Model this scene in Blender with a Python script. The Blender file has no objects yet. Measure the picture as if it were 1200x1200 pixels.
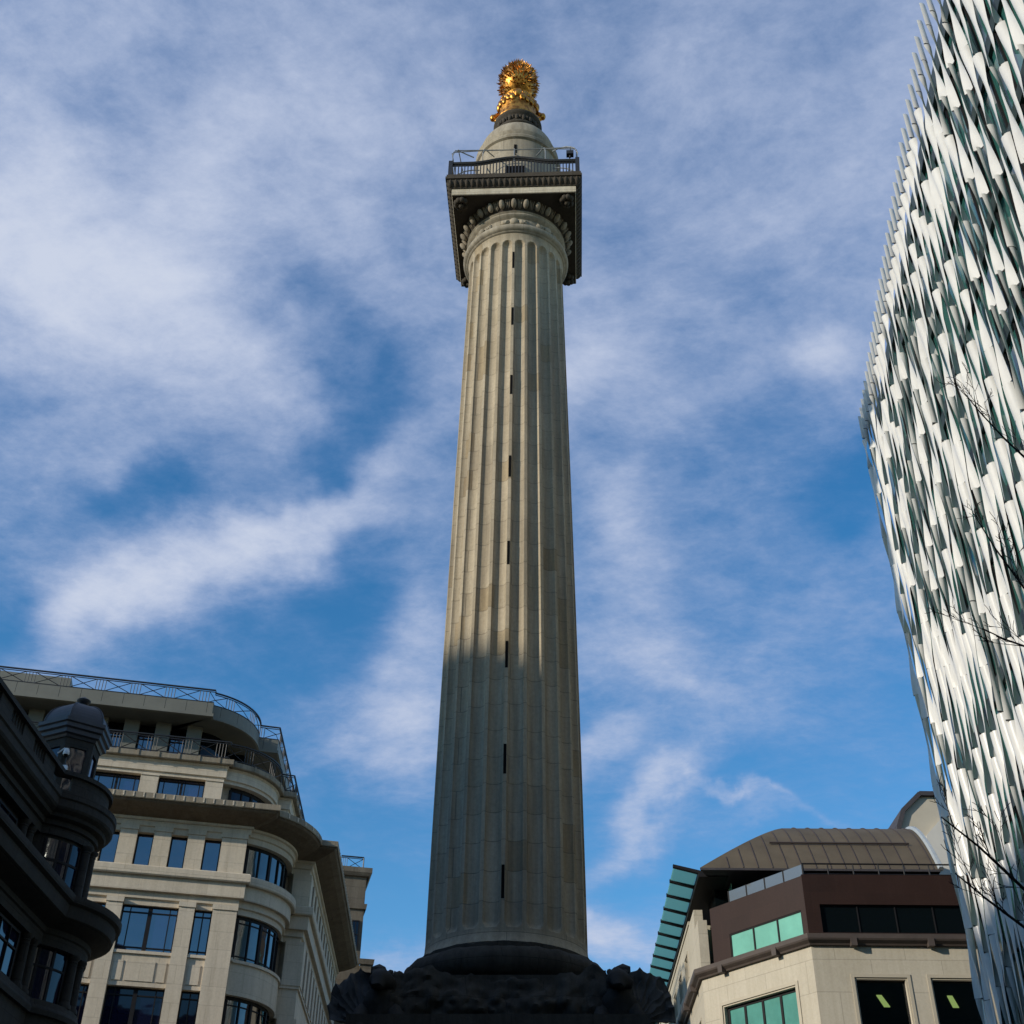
import bpy, math, random
from mathutils import Vector, Matrix, noise

random.seed(7)
scene = bpy.context.scene
C = scene.collection
rad = math.radians
PI = math.pi

# ------------------------------------------------------------------ camera
cam_data = bpy.data.cameras.new("camera")
cam_data.sensor_width = 36.0
cam_data.lens = 43.5
cam_data.clip_start = 0.1
cam_data.clip_end = 6000
cam = bpy.data.objects.new("camera", cam_data)
C.objects.link(cam)
_up = Vector((28, 1970, -1450)).normalized()          # direction of the zenith seen in the camera's own axes
_fw = Vector((0, 0, -1)); _fw = (_fw - _up * _fw.dot(_up)).normalized()
_rt = _fw.cross(_up)
cam.matrix_world = Matrix.Translation((0, 0, 1.6)) @ Matrix((_rt, _fw, _up)).to_4x4()
scene.camera = cam

# ------------------------------------------------------------------ exposure
scene.view_settings.view_transform = 'Standard'
scene.view_settings.look = 'None'
scene.view_settings.exposure = 0.0
scene.view_settings.gamma = 1.0
scene.cycles.max_bounces = 5
scene.cycles.diffuse_bounces = 3
scene.cycles.glossy_bounces = 3
scene.cycles.sample_clamp_indirect = 4.0

# ------------------------------------------------------------------ sun and sky
SUN_TO = Vector((-0.87, -0.50, 0.325)).normalized()
SUN_EL = math.asin(SUN_TO.z)
SUN_AZ = math.atan2(SUN_TO.x, SUN_TO.y)                # from +Y, clockwise
sun = bpy.data.lights.new("sun", 'SUN')
sun.energy = 4.2
sun.angle = rad(0.53)
sun.color = (1.0, 0.915, 0.78)
sun_o = bpy.data.objects.new("sun", sun)
sun_o.rotation_euler = SUN_TO.to_track_quat('Z', 'Y').to_euler()
sun_o.location = (-60, -40, 60)
C.objects.link(sun_o)

# clouds: (azimuth, elevation, turn, half width, half height in degrees, more or less cloud)
BLOBS = [
  (-26.0, 43.6, -1.7, 6.8, 4.4, 0.34), (-29.0, 42.4, 21.3, 3.1, 2.9, 0.12), (-18.1, 41.0, -18.0, 4.1, 2.3, 0.22),
  (-25.2, 34.9, 15.9, 2.8, 2.2, 0.2), (-16.9, 32.2, 41.0, 7.2, 2.0, 0.42), (-12.0, 35.4, 43.3, 3.5, 1.6, 0.2),
  (-21.4, 29.6, -48.3, 2.2, 2.1, 0.25), (-18.9, 52.3, 15.9, 4.8, 3.2, 0.12), (-9.6, 48.7, 8.0, 2.3, 2.3, 0.1),
  (-5.2, 31.5, -11.4, 1.6, 3.5, 0.22), (-5.1, 26.4, -16.6, 2.3, 3.8, 0.36), (-7.3, 23.3, 23.6, 2.3, 0.9, 0.22),
  (-5.2, 16.8, 2.3, 1.9, 1.0, 0.5), (4.8, 44.5, -2.5, 1.9, 3.5, 0.18), (18.6, 41.7, -32.0, 2.6, 1.5, 0.25),
  (5.8, 35.5, -32.7, 2.3, 3.1, 0.3), (10.3, 28.2, -19.2, 3.7, 1.9, 0.2), (6.4, 30.0, -2.4, 2.7, 2.3, 0.18),
  (16.2, 30.4, -2.4, 3.7, 0.9, 0.15), (4.4, 24.7, 13.6, 2.7, 1.3, 0.42), (7.3, 22.7, 36.7, 3.4, 1.0, 0.58),
  (11.3, 22.7, -18.6, 1.5, 0.25, 0.35), (13.8, 21.6, -9.3, 2.5, 0.3, 0.2), (5.0, 17.7, -29.8, 2.5, 1.6, 0.68),
  (-9.2, 42.6, 7.0, 2.3, 2.3, -0.28), (-13.6, 46.0, -19.7, 1.9, 1.5, -0.18), (-11.7, 39.2, 38.4, 3.1, 1.1, -0.3),
  (-21.4, 35.5, 8.4, 3.3, 1.1, -0.32), (-9.2, 32.4, 51.2, 2.3, 2.3, -0.25), (-11.8, 28.2, 6.4, 5.4, 1.5, -0.15),
  (-7.0, 20.3, 3.2, 2.3, 1.8, -0.15), (-29.4, 51.0, 3.8, 3.0, 1.4, -0.15), (-25.1, 53.4, 21.4, 1.6, 1.0, -0.15),
  (16.1, 47.0, -11.1, 1.9, 1.1, -0.1), (19.1, 35.8, 10.1, 2.5, 1.7, -0.3), (12.5, 39.0, 3.0, 4.1, 1.4, -0.15),
  (5.5, 19.8, 8.5, 1.9, 0.6, -0.2), (-25.0, 27.9, 13.2, 1.4, 1.6, -0.25), (-7.7, 51.5, 6.8, 2.3, 1.5, -0.08),
  (2.1, 50.7, -0.8, 2.3, 2.2, -0.06),
]
SKY_STRENGTH = 0.1

def build_world():
    w = bpy.data.worlds.new("World"); scene.world = w; w.use_nodes = True
    nt = w.node_tree; N = nt.nodes; L = nt.links; N.clear()
    def math_n(op, a, b=None, c=None, clamp=False):
        n = N.new('ShaderNodeMath'); n.operation = op; n.use_clamp = clamp
        for i, x in enumerate((a, b, c)):
            if x is None: continue
            if isinstance(x, (int, float)): n.inputs[i].default_value = x
            else: L.new(x, n.inputs[i])
        return n.outputs[0]
    out = N.new('ShaderNodeOutputWorld'); bg = N.new('ShaderNodeBackground')
    sky = N.new('ShaderNodeTexSky'); sky.sky_type = 'NISHITA'; sky.sun_disc = False
    sky.sun_elevation = SUN_EL; sky.sun_rotation = SUN_AZ
    sky.air_density = 1.0; sky.dust_density = 0.0; sky.ozone_density = 2.0
    tc = N.new('ShaderNodeTexCoord'); d = tc.outputs['Generated']
    sp = N.new('ShaderNodeSeparateXYZ'); L.new(d, sp.inputs[0])
    den = math_n('ADD', math_n('MAXIMUM', sp.outputs[2], 0.02), 0.12)
    cb = N.new('ShaderNodeCombineXYZ')
    L.new(math_n('DIVIDE', sp.outputs[0], den), cb.inputs[0]); L.new(math_n('DIVIDE', sp.outputs[1], den), cb.inputs[1])
    P = cb.outputs[0]
    def noise_n(vec, scale, detail, rough, dist=0.0, off=(0, 0, 0), sc=(1, 1, 1), rz=0.0):
        m = N.new('ShaderNodeMapping'); L.new(vec, m.inputs[0])
        m.inputs[1].default_value = off; m.inputs[2].default_value = (0, 0, rz); m.inputs[3].default_value = sc
        n = N.new('ShaderNodeTexNoise'); L.new(m.outputs[0], n.inputs['Vector'])
        n.inputs['Scale'].default_value = scale; n.inputs['Detail'].default_value = detail
        n.inputs['Roughness'].default_value = rough; n.inputs['Distortion'].default_value = dist
        return n.outputs['Fac']
    # cloud cover: bodies of cloud, each with a place in the sky
    dw = N.new('ShaderNodeTexNoise'); dw.inputs['Scale'].default_value = 9.0; dw.inputs['Detail'].default_value = 6
    L.new(d, dw.inputs['Vector'])
    ds = N.new('ShaderNodeVectorMath'); ds.operation = 'SUBTRACT'; L.new(dw.outputs['Color'], ds.inputs[0]); ds.inputs[1].default_value = (0.5, 0.5, 0.5)
    dm = N.new('ShaderNodeVectorMath'); dm.operation = 'MULTIPLY_ADD'; L.new(ds.outputs[0], dm.inputs[0]); dm.inputs[1].default_value = (0.15, 0.15, 0.15); L.new(d, dm.inputs[2])
    dd = dm.outputs[0]
    acc = math_n('MULTIPLY_ADD', sp.outputs[2], 0.95, -0.15)
    acc = math_n('MINIMUM', acc, 0.60)
    for az, el, turn, wd, ht, amp in BLOBS:
        A, E, T = rad(az), rad(el), rad(turn)
        c = Vector((math.sin(A) * math.cos(E), math.cos(A) * math.cos(E), math.sin(E)))
        e1 = Vector((math.cos(A), -math.sin(A), 0)); e2 = e1.cross(c)
        a1 = (e1 * math.cos(T) + e2 * math.sin(T)) / rad(wd); a2 = (e2 * math.cos(T) - e1 * math.sin(T)) / rad(ht)
        q = []
        for a in (a1, a2):
            n = N.new('ShaderNodeVectorMath'); n.operation = 'DOT_PRODUCT'; L.new(dd, n.inputs[0]); n.inputs[1].default_value = a
            q.append(n.outputs['Value'])
        r2 = math_n('MULTIPLY_ADD', q[0], q[0], math_n('MULTIPLY', q[1], q[1]))
        acc = math_n('MULTIPLY_ADD', math_n('POWER', 0.45, r2), amp, acc)
    n1 = noise_n(P, 3.0, 9, 0.66, 0.35, (3.1, 1.7, 0), (1.0, 1.15, 1), 0.5)
    n2 = noise_n(P, 13.0, 8, 0.68, 0.2, (0.4, 5.2, 0), (1.0, 1.2, 1), 0.6)
    acc = math_n('ADD', acc, math_n('MULTIPLY_ADD', n1, 0.85, -0.425))
    acc = math_n('ADD', acc, math_n('MULTIPLY_ADD', n2, 0.42, -0.21))
    n3 = noise_n(P, 38.0, 6, 0.7, 0.1, (2.2, 0.2, 0), (1.0, 1.5, 1), 0.7)
    acc = math_n('ADD', acc, math_n('MULTIPLY_ADD', n3, 0.16, -0.08))
    dens = N.new('ShaderNodeMapRange'); dens.interpolation_type = 'SMOOTHSTEP'
    L.new(acc, dens.inputs[0]); dens.inputs[1].default_value = 0.02; dens.inputs[2].default_value = 1.0
    # colour of the cloud: thin veil is blue grey, thick parts are whiter
    cr = N.new('ShaderNodeValToRGB'); L.new(acc, cr.inputs[0])
    cr.color_ramp.elements[0].position = 0.25; cr.color_ramp.elements[0].color = (2.9, 3.95, 6.7, 1)
    cr.color_ramp.elements[1].position = 1.0; cr.color_ramp.elements[1].color = (5.9, 6.5, 7.9, 1)
    hs = N.new('ShaderNodeHueSaturation'); L.new(sky.outputs[0], hs.inputs['Color'])
    hs.inputs['Saturation'].default_value = 1.35; hs.inputs['Value'].default_value = 1.75
    mx = N.new('ShaderNodeMix'); mx.data_type = 'RGBA'
    L.new(dens.outputs[0], mx.inputs[0]); L.new(hs.outputs[0], mx.inputs[6]); L.new(cr.outputs[0], mx.inputs[7])
    L.new(mx.outputs[2], bg.inputs[0]); bg.inputs[1].default_value = SKY_STRENGTH
    L.new(bg.outputs[0], out.inputs[0])
build_world()

# ------------------------------------------------------------------ mesh helpers
class MB:
    """collects shapes, links them as one mesh object"""
    def __init__(self, M=None):
        self.v = []; self.f = []; self.mi = []; self.M = M or Matrix(); self.m = 0
    def add(self, vs, fs):
        b = len(self.v)
        self.v += [self.M @ Vector(p) for p in vs]
        for f in fs:
            self.f.append([i + b for i in f]); self.mi.append(self.m)
    def box(self, x0, x1, y0, y1, z0, z1):
        self.add([(x0, y0, z0), (x1, y0, z0), (x1, y1, z0), (x0, y1, z0), (x0, y0, z1), (x1, y0, z1), (x1, y1, z1), (x0, y1, z1)],
                 [(0, 3, 2, 1), (4, 5, 6, 7), (0, 1, 5, 4), (1, 2, 6, 5), (2, 3, 7, 6), (3, 0, 4, 7)])
    def prism(self, pts, z0, z1):
        n = len(pts)
        self.add([(x, y, z0) for x, y in pts] + [(x, y, z1) for x, y in pts],
                 [tuple(range(n))[::-1], tuple(range(n, 2 * n))] + [(i, (i + 1) % n, n + (i + 1) % n, n + i) for i in range(n)])
    def tube(self, pts, r, n=6, closed=False):
        pts = [Vector(p) for p in pts]
        rs = r if isinstance(r, (list, tuple)) else [r] * len(pts)
        vs = []; fs = []
        ref = Vector((0, 0, 1))
        for i, p in enumerate(pts):
            if closed: t = pts[(i + 1) % len(pts)] - pts[i - 1]
            else: t = pts[min(i + 1, len(pts) - 1)] - pts[max(i - 1, 0)]
            if t.length < 1e-9: t = Vector((0, 0, 1))
            t.normalize()
            a = t.cross(ref)
            if a.length < 0.05: a = t.cross(Vector((1, 0, 0)))
            a.normalize(); b = t.cross(a); ref = -(t.cross(b)) if False else ref
            for k in range(n):
                q = 2 * PI * k / n
                vs.append(p + (a * math.cos(q) + b * math.sin(q)) * rs[i])
        m = len(pts)
        for i in range(m if closed else m - 1):
            j = (i + 1) % m
            for k in range(n):
                fs.append((i * n + k, i * n + (k + 1) % n, j * n + (k + 1) % n, j * n + k))
        if not closed:
            fs.append(tuple(range(n))[::-1]); fs.append(tuple(range((m - 1) * n, m * n)))
        self.add(vs, fs)
    def lathe(self, prof, n=64, c=(0, 0), a0=0.0, a1=2 * PI):
        full = abs(a1 - a0 - 2 * PI) < 1e-6
        k = n if full else n + 1
        vs = []; fs = []
        for r, z in prof:
            for i in range(k):
                a = a0 + (a1 - a0) * i / n
                vs.append((c[0] + r * math.cos(a), c[1] + r * math.sin(a), z))
        for j in range(len(prof) - 1):
            for i in range(n):
                i2 = (i + 1) % k
                fs.append((j * k + i, j * k + i2, (j + 1) * k + i2, (j + 1) * k + i))
        self.add(vs, fs)
    def band(self, path, prof, closed=False, close_prof=True, caps=True):
        """sweep a profile of (outward, height) along a plan path; outward is to the left of the path"""
        P = [Vector(p) for p in path]; n = len(P); nr = []
        for i in range(n):
            def nn(a, b):
                d = (b - a).normalized(); return Vector((-d.y, d.x))
            if closed or 0 < i < n - 1:
                u = nn(P[i - 1], P[i]); w = nn(P[i], P[(i + 1) % n]); m = u + w
                m = m / max(0.35, m.length_squared / 2) if m.length > 1e-6 else u
            elif i == 0: m = nn(P[0], P[1])
            else: m = nn(P[-2], P[-1])
            nr.append(m)
        k = len(prof); vs = []; fs = []
        for i in range(n):
            for d, z in prof:
                q = P[i] + nr[i] * d; vs.append((q.x, q.y, z))
        for i in range(n if closed else n - 1):
            j = (i + 1) % n
            for t in range(k if close_prof else k - 1):
                t2 = (t + 1) % k
                fs.append((i * k + t, j * k + t, j * k + t2, i * k + t2))
        if caps and not closed and close_prof:
            fs.append(tuple(range(k))[::-1]); fs.append(tuple(range((n - 1) * k, n * k)))
        self.add(vs, fs)
    def ell(self, c, rx, ry, rz, rot=None, nu=8, nv=6):
        vs = [(0, 0, -1)]; fs = []
        for j in range(1, nv):
            b = -PI / 2 + PI * j / nv
            for i in range(nu):
                a = 2 * PI * i / nu
                vs.append((math.cos(b) * math.cos(a), math.cos(b) * math.sin(a), math.sin(b)))
        vs.append((0, 0, 1)); top = len(vs) - 1
        for i in range(nu):
            fs.append((0, 1 + (i + 1) % nu, 1 + i)); fs.append((top, 1 + (nv - 2) * nu + i, 1 + (nv - 2) * nu + (i + 1) % nu))
            for j in range(nv - 2):
                a = 1 + j * nu + i; b = 1 + j * nu + (i + 1) % nu
                fs.append((a, b, b + nu, a + nu))
        R_ = rot or Matrix.Identity(3)
        self.add([Vector(c) + R_ @ Vector((x * rx, y * ry, z * rz)) for x, y, z in vs], fs)
    def build(self, name, mats, parent=None, smooth=None):
        me = bpy.data.meshes.new(name)
        base = Vector((0, 0, 0))
        p = parent
        while p is not None:
            base = base + p.location; p = p.parent
        me.from_pydata([tuple(v - base) for v in self.v], [], self.f)
        for m in (mats if isinstance(mats, (list, tuple)) else [mats]): me.materials.append(m)
        if max(self.mi, default=0): me.polygons.foreach_set('material_index', self.mi)
        if smooth is not None:
            me.polygons.foreach_set('use_smooth', [True] * len(me.polygons))
            if smooth < 180: me.set_sharp_from_angle(angle=rad(smooth))
        me.update()
        o = bpy.data.objects.new(name, me); C.objects.link(o)
        if parent: o.parent = parent
        return o

def tag(o, label=None, cat=None, group=None, kind=None):
    if label: o['label'] = label
    if cat: o['category'] = cat
    if group: o['group'] = group
    if kind: o['kind'] = kind
    return o

def thing(name, label, cat, loc=(0, 0, 0), group=None):
    o = bpy.data.objects.new(name, None); C.objects.link(o); o.location = loc
    o.empty_display_size = 0.5
    return tag(o, label, cat, group)

# ------------------------------------------------------------------ materials
def new_mat(name):
    m = bpy.data.materials.new(name); m.use_nodes = True
    nt = m.node_tree; b = nt.nodes['Principled BSDF']
    return m, nt, nt.nodes, nt.links, b

def nmath(nt, op, a, b=None, c=None, clamp=False):
    n = nt.nodes.new('ShaderNodeMath'); n.operation = op; n.use_clamp = clamp
    for i, x in enumerate((a, b, c)):
        if x is None: continue
        if isinstance(x, (int, float)): n.inputs[i].default_value = x
        else: nt.links.new(x, n.inputs[i])
    return n.outputs[0]

def plain(name, col, rough=0.6, metal=0.0, var=0.12, scale=3.0, spec=0.5, bump=0.0):
    m, nt, N, L, b = new_mat(name)
    b.inputs['Roughness'].default_value = rough; b.inputs['Metallic'].default_value = metal
    b.inputs['Specular IOR Level'].default_value = spec
    tc = N.new('ShaderNodeTexCoord'); no = N.new('ShaderNodeTexNoise')
    no.inputs['Scale'].default_value = scale; no.inputs['Detail'].default_value = 6; no.inputs['Roughness'].default_value = 0.65
    L.new(tc.outputs['Object'], no.inputs['Vector'])
    cr = N.new('ShaderNodeValToRGB'); L.new(no.outputs['Fac'], cr.inputs[0])
    cr.color_ramp.elements[0].position = 0.3; cr.color_ramp.elements[1].position = 0.7
    cr.color_ramp.elements[0].color = (*[c * (1 - var) for c in col], 1); cr.color_ramp.elements[1].color = (*[min(1, c * (1 + var)) for c in col], 1)
    L.new(cr.outputs[0], b.inputs['Base Color'])
    if bump:
        bp = N.new('ShaderNodeBump'); bp.inputs['Strength'].default_value = 0.6; bp.inputs['Distance'].default_value = bump
        L.new(no.outputs['Fac'], bp.inputs['Height']); L.new(bp.outputs[0], b.inputs['Normal'])
    return m

def stone(name, col, uv=(1, 0.3), block=(1.1, 0.6), joint=0.5, var=0.10, stain=0.45, stain_col=(0.06, 0.055, 0.045), patch=0.0,
          bump=0.02, polar=0.0, joint_w=0.012, rough=0.85, grain=1.0, streak=1.0):
    """weathered ashlar: blocks with joints, odd replaced blocks, rain streaks and soot"""
    m, nt, N, L, b = new_mat(name)
    b.inputs['Roughness'].default_value = rough; b.inputs['Specular IOR Level'].default_value = 0.25
    tc = N.new('ShaderNodeTexCoord'); ob = tc.outputs['Object']
    sp = N.new('ShaderNodeSeparateXYZ'); L.new(ob, sp.inputs[0])
    if polar: u = nmath(nt, 'MULTIPLY', nmath(nt, 'ARCTAN2', sp.outputs[1], sp.outputs[0]), polar)
    else: u = nmath(nt, 'ADD', nmath(nt, 'MULTIPLY', sp.outputs[0], uv[0]), nmath(nt, 'MULTIPLY', sp.outputs[1], uv[1]))
    cb = N.new('ShaderNodeCombineXYZ'); L.new(u, cb.inputs[0]); L.new(sp.outputs[2], cb.inputs[1])
    br = N.new('ShaderNodeTexBrick'); L.new(cb.outputs[0], br.inputs['Vector'])
    br.inputs['Scale'].default_value = 1.0; br.inputs['Brick Width'].default_value = block[0]; br.inputs['Row Height'].default_value = block[1]
    br.inputs['Mortar Size'].default_value = joint_w; br.inputs['Mortar Smooth'].default_value = 0.4; br.inputs['Bias'].default_value = -0.2
    br.inputs['Color1'].default_value = (1 + var, 1 + var, 1 + var, 1); br.inputs['Color2'].default_value = (1 - var, 1 - var * 1.1, 1 - var * 1.25, 1)
    br.inputs['Mortar'].default_value = (1 - joint, 1 - joint, 1 - joint, 1)
    def nz(scale, sc=(1, 1, 1), detail=7, rough_=0.65, off=(0, 0, 0)):
        mp = N.new('ShaderNodeMapping'); L.new(ob, mp.inputs[0]); mp.inputs[3].default_value = sc; mp.inputs[1].default_value = off
        n = N.new('ShaderNodeTexNoise'); L.new(mp.outputs[0], n.inputs['Vector'])
        n.inputs['Scale'].default_value = scale; n.inputs['Detail'].default_value = detail; n.inputs['Roughness'].default_value = rough_
        return n.outputs['Fac']
    def mul(a, f):
        x = N.new('ShaderNodeMix'); x.data_type = 'RGBA'; x.blend_type = 'MULTIPLY'; x.inputs[0].default_value = 1
        L.new(a, x.inputs[6]); L.new(f, x.inputs[7]); return x.outputs[2]
    big = nz(0.35); fine = nz(9.0, detail=8, rough_=0.75); stk = nz(1.5, (1, 1, 0.07), off=(2, 5, 0))
    base = N.new('ShaderNodeValToRGB'); L.new(big, base.inputs[0])
    base.color_ramp.elements[0].position = 0.3; base.color_ramp.elements[1].position = 0.7
    base.color_ramp.elements[0].color = (col[0] * 0.86, col[1] * 0.85, col[2] * 0.82, 1); base.color_ramp.elements[1].color = (*[c * 1.1 for c in col], 1)
    c = mul(base.outputs[0], br.outputs['Color'])
    fr = N.new('ShaderNodeValToRGB'); L.new(fine, fr.inputs[0])
    fr.color_ramp.elements[0].position = 0.3; fr.color_ramp.elements[1].position = 0.65
    g = 0.22 * grain
    fr.color_ramp.elements[0].color = (1 - g, 1 - g, 1 - g, 1); fr.color_ramp.elements[1].color = (1.04, 1.04, 1.04, 1)
    c = mul(c, fr.outputs[0])
    sk = N.new('ShaderNodeValToRGB'); L.new(nz(5.0, (1, 1, 0.05), off=(7, 1, 3)), sk.inputs[0])
    sk.color_ramp.elements[0].position = 0.32; sk.color_ramp.elements[0].color = (1 - 0.3 * stain, 1 - 0.33 * stain, 1 - 0.38 * stain, 1)
    sk.color_ramp.elements[1].position = 0.58; sk.color_ramp.elements[1].color = (1.02, 1.02, 1.02, 1)
    c = mul(c, sk.outputs[0])
    if patch:
        fl1 = nmath(nt, 'FLOOR', nmath(nt, 'DIVIDE', u, block[0] * 0.1667)); fl2 = nmath(nt, 'FLOOR', nmath(nt, 'DIVIDE', sp.outputs[2], block[1]))
        cc = N.new('ShaderNodeCombineXYZ'); L.new(fl1, cc.inputs[0]); L.new(fl2, cc.inputs[1])
        wn = N.new('ShaderNodeTexWhiteNoise'); wn.noise_dimensions = '2D'; L.new(cc.outputs[0], wn.inputs['Vector'])
        pr = N.new('ShaderNodeValToRGB'); L.new(wn.outputs['Value'], pr.inputs[0]); pr.color_ramp.interpolation = 'CONSTANT'
        pr.color_ramp.elements[0].color = (1, 1, 1, 1); pr.color_ramp.elements[1].position = 1 - patch; pr.color_ramp.elements[1].color = (0.86, 0.81, 0.72, 1)
        e = pr.color_ramp.elements.new(1 - patch * 0.45); e.color = (1.07, 1.07, 1.08, 1)
        e = pr.color_ramp.elements.new(1 - patch * 0.18); e.color = (0.78, 0.72, 0.63, 1)
        c = mul(c, pr.outputs[0])
    st = N.new('ShaderNodeMapRange'); st.interpolation_type = 'SMOOTHSTEP'; L.new(nmath(nt, 'MULTIPLY', nmath(nt, 'ADD', nmath(nt, 'MULTIPLY', stk, streak), nmath(nt, 'MULTIPLY', big, 2 - streak)), 0.5), st.inputs[0])
    st.inputs[1].default_value = 0.44; st.inputs[2].default_value = 0.68; st.inputs[3].default_value = 0; st.inputs[4].default_value = stain
    mx = N.new('ShaderNodeMix'); mx.data_type = 'RGBA'; L.new(st.outputs[0], mx.inputs[0]); L.new(c, mx.inputs[6]); mx.inputs[7].default_value = (*stain_col, 1)
    L.new(mx.outputs[2], b.inputs['Base Color'])
    h = nmath(nt, 'ADD', nmath(nt, 'MULTIPLY', br.outputs['Fac'], -0.5), nmath(nt, 'MULTIPLY', fine, 0.5))
    bp = N.new('ShaderNodeBump'); bp.inputs['Strength'].default_value = 0.7; bp.inputs['Distance'].default_value = bump
    L.new(h, bp.inputs['Height']); L.new(bp.outputs[0], b.inputs['Normal'])
    return m

def glass(name, col, ior=1.9, rough=0.04, metal=0.0, wob=0.02):
    """window glass: a dark or tinted body that mirrors the sky, slightly uneven"""
    m, nt, N, L, b = new_mat(name)
    b.inputs['Base Color'].default_value = (*col, 1); b.inputs['IOR'].default_value = ior
    b.inputs['Roughness'].default_value = rough; b.inputs['Metallic'].default_value = metal
    tc = N.new('ShaderNodeTexCoord'); no = N.new('ShaderNodeTexNoise'); L.new(tc.outputs['Object'], no.inputs['Vector'])
    no.inputs['Scale'].default_value = 0.7; no.inputs['Detail'].default_value = 2
    bp = N.new('ShaderNodeBump'); bp.inputs['Strength'].default_value = 0.5; bp.inputs['Distance'].default_value = wob
    L.new(no.outputs['Fac'], bp.inputs['Height']); L.new(bp.outputs[0], b.inputs['Normal'])
    return m

def clear_glass(name, tint=(0.75, 0.85, 0.8)):
    m, nt, N, L, b = new_mat(name)
    out = N['Material Output']
    tr = N.new('ShaderNodeBsdfTransparent'); tr.inputs[0].default_value = (*tint, 1)
    gl = N.new('ShaderNodeBsdfGlossy'); gl.inputs['Roughness'].default_value = 0.03
    fr = N.new('ShaderNodeFresnel'); fr.inputs[0].default_value = 1.6
    mx = N.new('ShaderNodeMixShader'); L.new(fr.outputs[0], mx.inputs[0]); L.new(tr.outputs[0], mx.inputs[1]); L.new(gl.outputs[0], mx.inputs[2])
    L.new(mx.outputs[0], out.inputs[0]); N.remove(b)
    return m

def emit(name, col, s):
    m, nt, N, L, b = new_mat(name)
    b.inputs['Base Color'].default_value = (*col, 1); b.inputs['Emission Color'].default_value = (*col, 1); b.inputs['Emission Strength'].default_value = s
    return m

M_COL = stone('column_stone', (0.405, 0.345, 0.25), polar=2.4, block=(3.77, 0.92), joint=0.36, var=0.06, stain=0.7, stain_col=(0.15, 0.125, 0.09), patch=0.13, bump=0.03, joint_w=0.014, streak=1.3)
M_CAP = stone('capital_stone', (0.345, 0.305, 0.235), polar=2.4, block=(2.3, 1.4), joint=0.4, var=0.08, stain=0.8, stain_col=(0.13, 0.115, 0.09), bump=0.02)
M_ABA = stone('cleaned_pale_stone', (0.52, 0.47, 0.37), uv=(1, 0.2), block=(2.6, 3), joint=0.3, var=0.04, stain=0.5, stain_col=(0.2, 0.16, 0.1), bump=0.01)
M_CARVE = stone('carved_sooty_shaded_stone', (0.06, 0.05, 0.037), block=(3, 2), joint=0.1, stain=0.75, stain_col=(0.035, 0.03, 0.026), bump=0.05, streak=0.6)  # sooty carving; the dark tone also carries the shade under the abacus
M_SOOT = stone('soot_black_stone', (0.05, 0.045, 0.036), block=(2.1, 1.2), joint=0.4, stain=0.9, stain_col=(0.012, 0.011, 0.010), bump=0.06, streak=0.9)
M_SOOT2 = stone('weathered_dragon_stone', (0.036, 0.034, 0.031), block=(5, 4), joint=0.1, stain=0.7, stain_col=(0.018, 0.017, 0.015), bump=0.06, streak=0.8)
M_EGG = stone('stained_egg_stone', (0.30, 0.26, 0.20), block=(3, 2), joint=0.1, stain=0.9, stain_col=(0.05, 0.042, 0.03), bump=0.02, streak=0.4)
M_FAR = stone('shade_darkened_stone', (0.15, 0.13, 0.10), block=(1.6, 0.8), joint=0.3, stain=0.6, stain_col=(0.05, 0.042, 0.034))  # base darkened to put the far block's shadow into its colour
M_WING = stone('grey_wing_stone', (0.085, 0.083, 0.08), block=(5, 4), joint=0.1, stain=0.7, stain_col=(0.02, 0.019, 0.018), bump=0.05, streak=0.8)
M_LEAD = plain('weathered_lead', (0.034, 0.037, 0.045), 0.55, 0.0, 0.25, 1.5)
M_IRON = plain('black_iron', (0.012, 0.012, 0.013), 0.5, 0.0, 0.2, 4)
M_WIRE = plain('grey_wire', (0.22, 0.23, 0.23), 0.5, 0.3, 0.15, 4)
M_HOLE = plain('unlit_opening', (0.004, 0.004, 0.004), 0.95, 0, 0.1, 1, 0.1)
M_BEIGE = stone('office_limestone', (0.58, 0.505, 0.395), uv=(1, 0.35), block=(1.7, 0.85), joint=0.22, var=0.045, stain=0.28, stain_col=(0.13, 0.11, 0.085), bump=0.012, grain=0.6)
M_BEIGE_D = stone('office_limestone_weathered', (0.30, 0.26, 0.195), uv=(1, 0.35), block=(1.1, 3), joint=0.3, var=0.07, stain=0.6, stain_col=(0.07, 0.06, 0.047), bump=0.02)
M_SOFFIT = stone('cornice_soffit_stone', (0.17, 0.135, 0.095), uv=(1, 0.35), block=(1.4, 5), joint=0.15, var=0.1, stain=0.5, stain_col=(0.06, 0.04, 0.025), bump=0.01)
M_PANEL = plain('grey_green_roof_panel', (0.15, 0.147, 0.118), 0.6, 0, 0.16, 0.6)
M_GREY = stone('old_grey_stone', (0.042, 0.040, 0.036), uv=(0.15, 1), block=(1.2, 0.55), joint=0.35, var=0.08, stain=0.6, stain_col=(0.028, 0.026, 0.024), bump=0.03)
M_FRAME = plain('dark_bronze_frame', (0.012, 0.011, 0.012), 0.6, 0.0, 0.2, 5, 0.2)
M_GLASS_B = glass('blue_mirror_glass', (0.012, 0.014, 0.06), 2.6, 0.03)
M_GLASS_D = glass('dark_window_glass', (0.004, 0.005, 0.02), 1.5, 0.03)
M_GLASS_C = glass('curved_bay_glass', (0.004, 0.012, 0.016), 2.2, 0.05, 0, 0.06)
M_GLASS_T = plain('mint_tinted_panel_glass', (0.17, 0.43, 0.345), 0.08, 0.0, 0.16, 0.5, 0.6)
M_GLASS_T2 = plain('deep_mint_glass', (0.085, 0.26, 0.22), 0.05, 0.0, 0.3, 0.35, 0.9)
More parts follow.
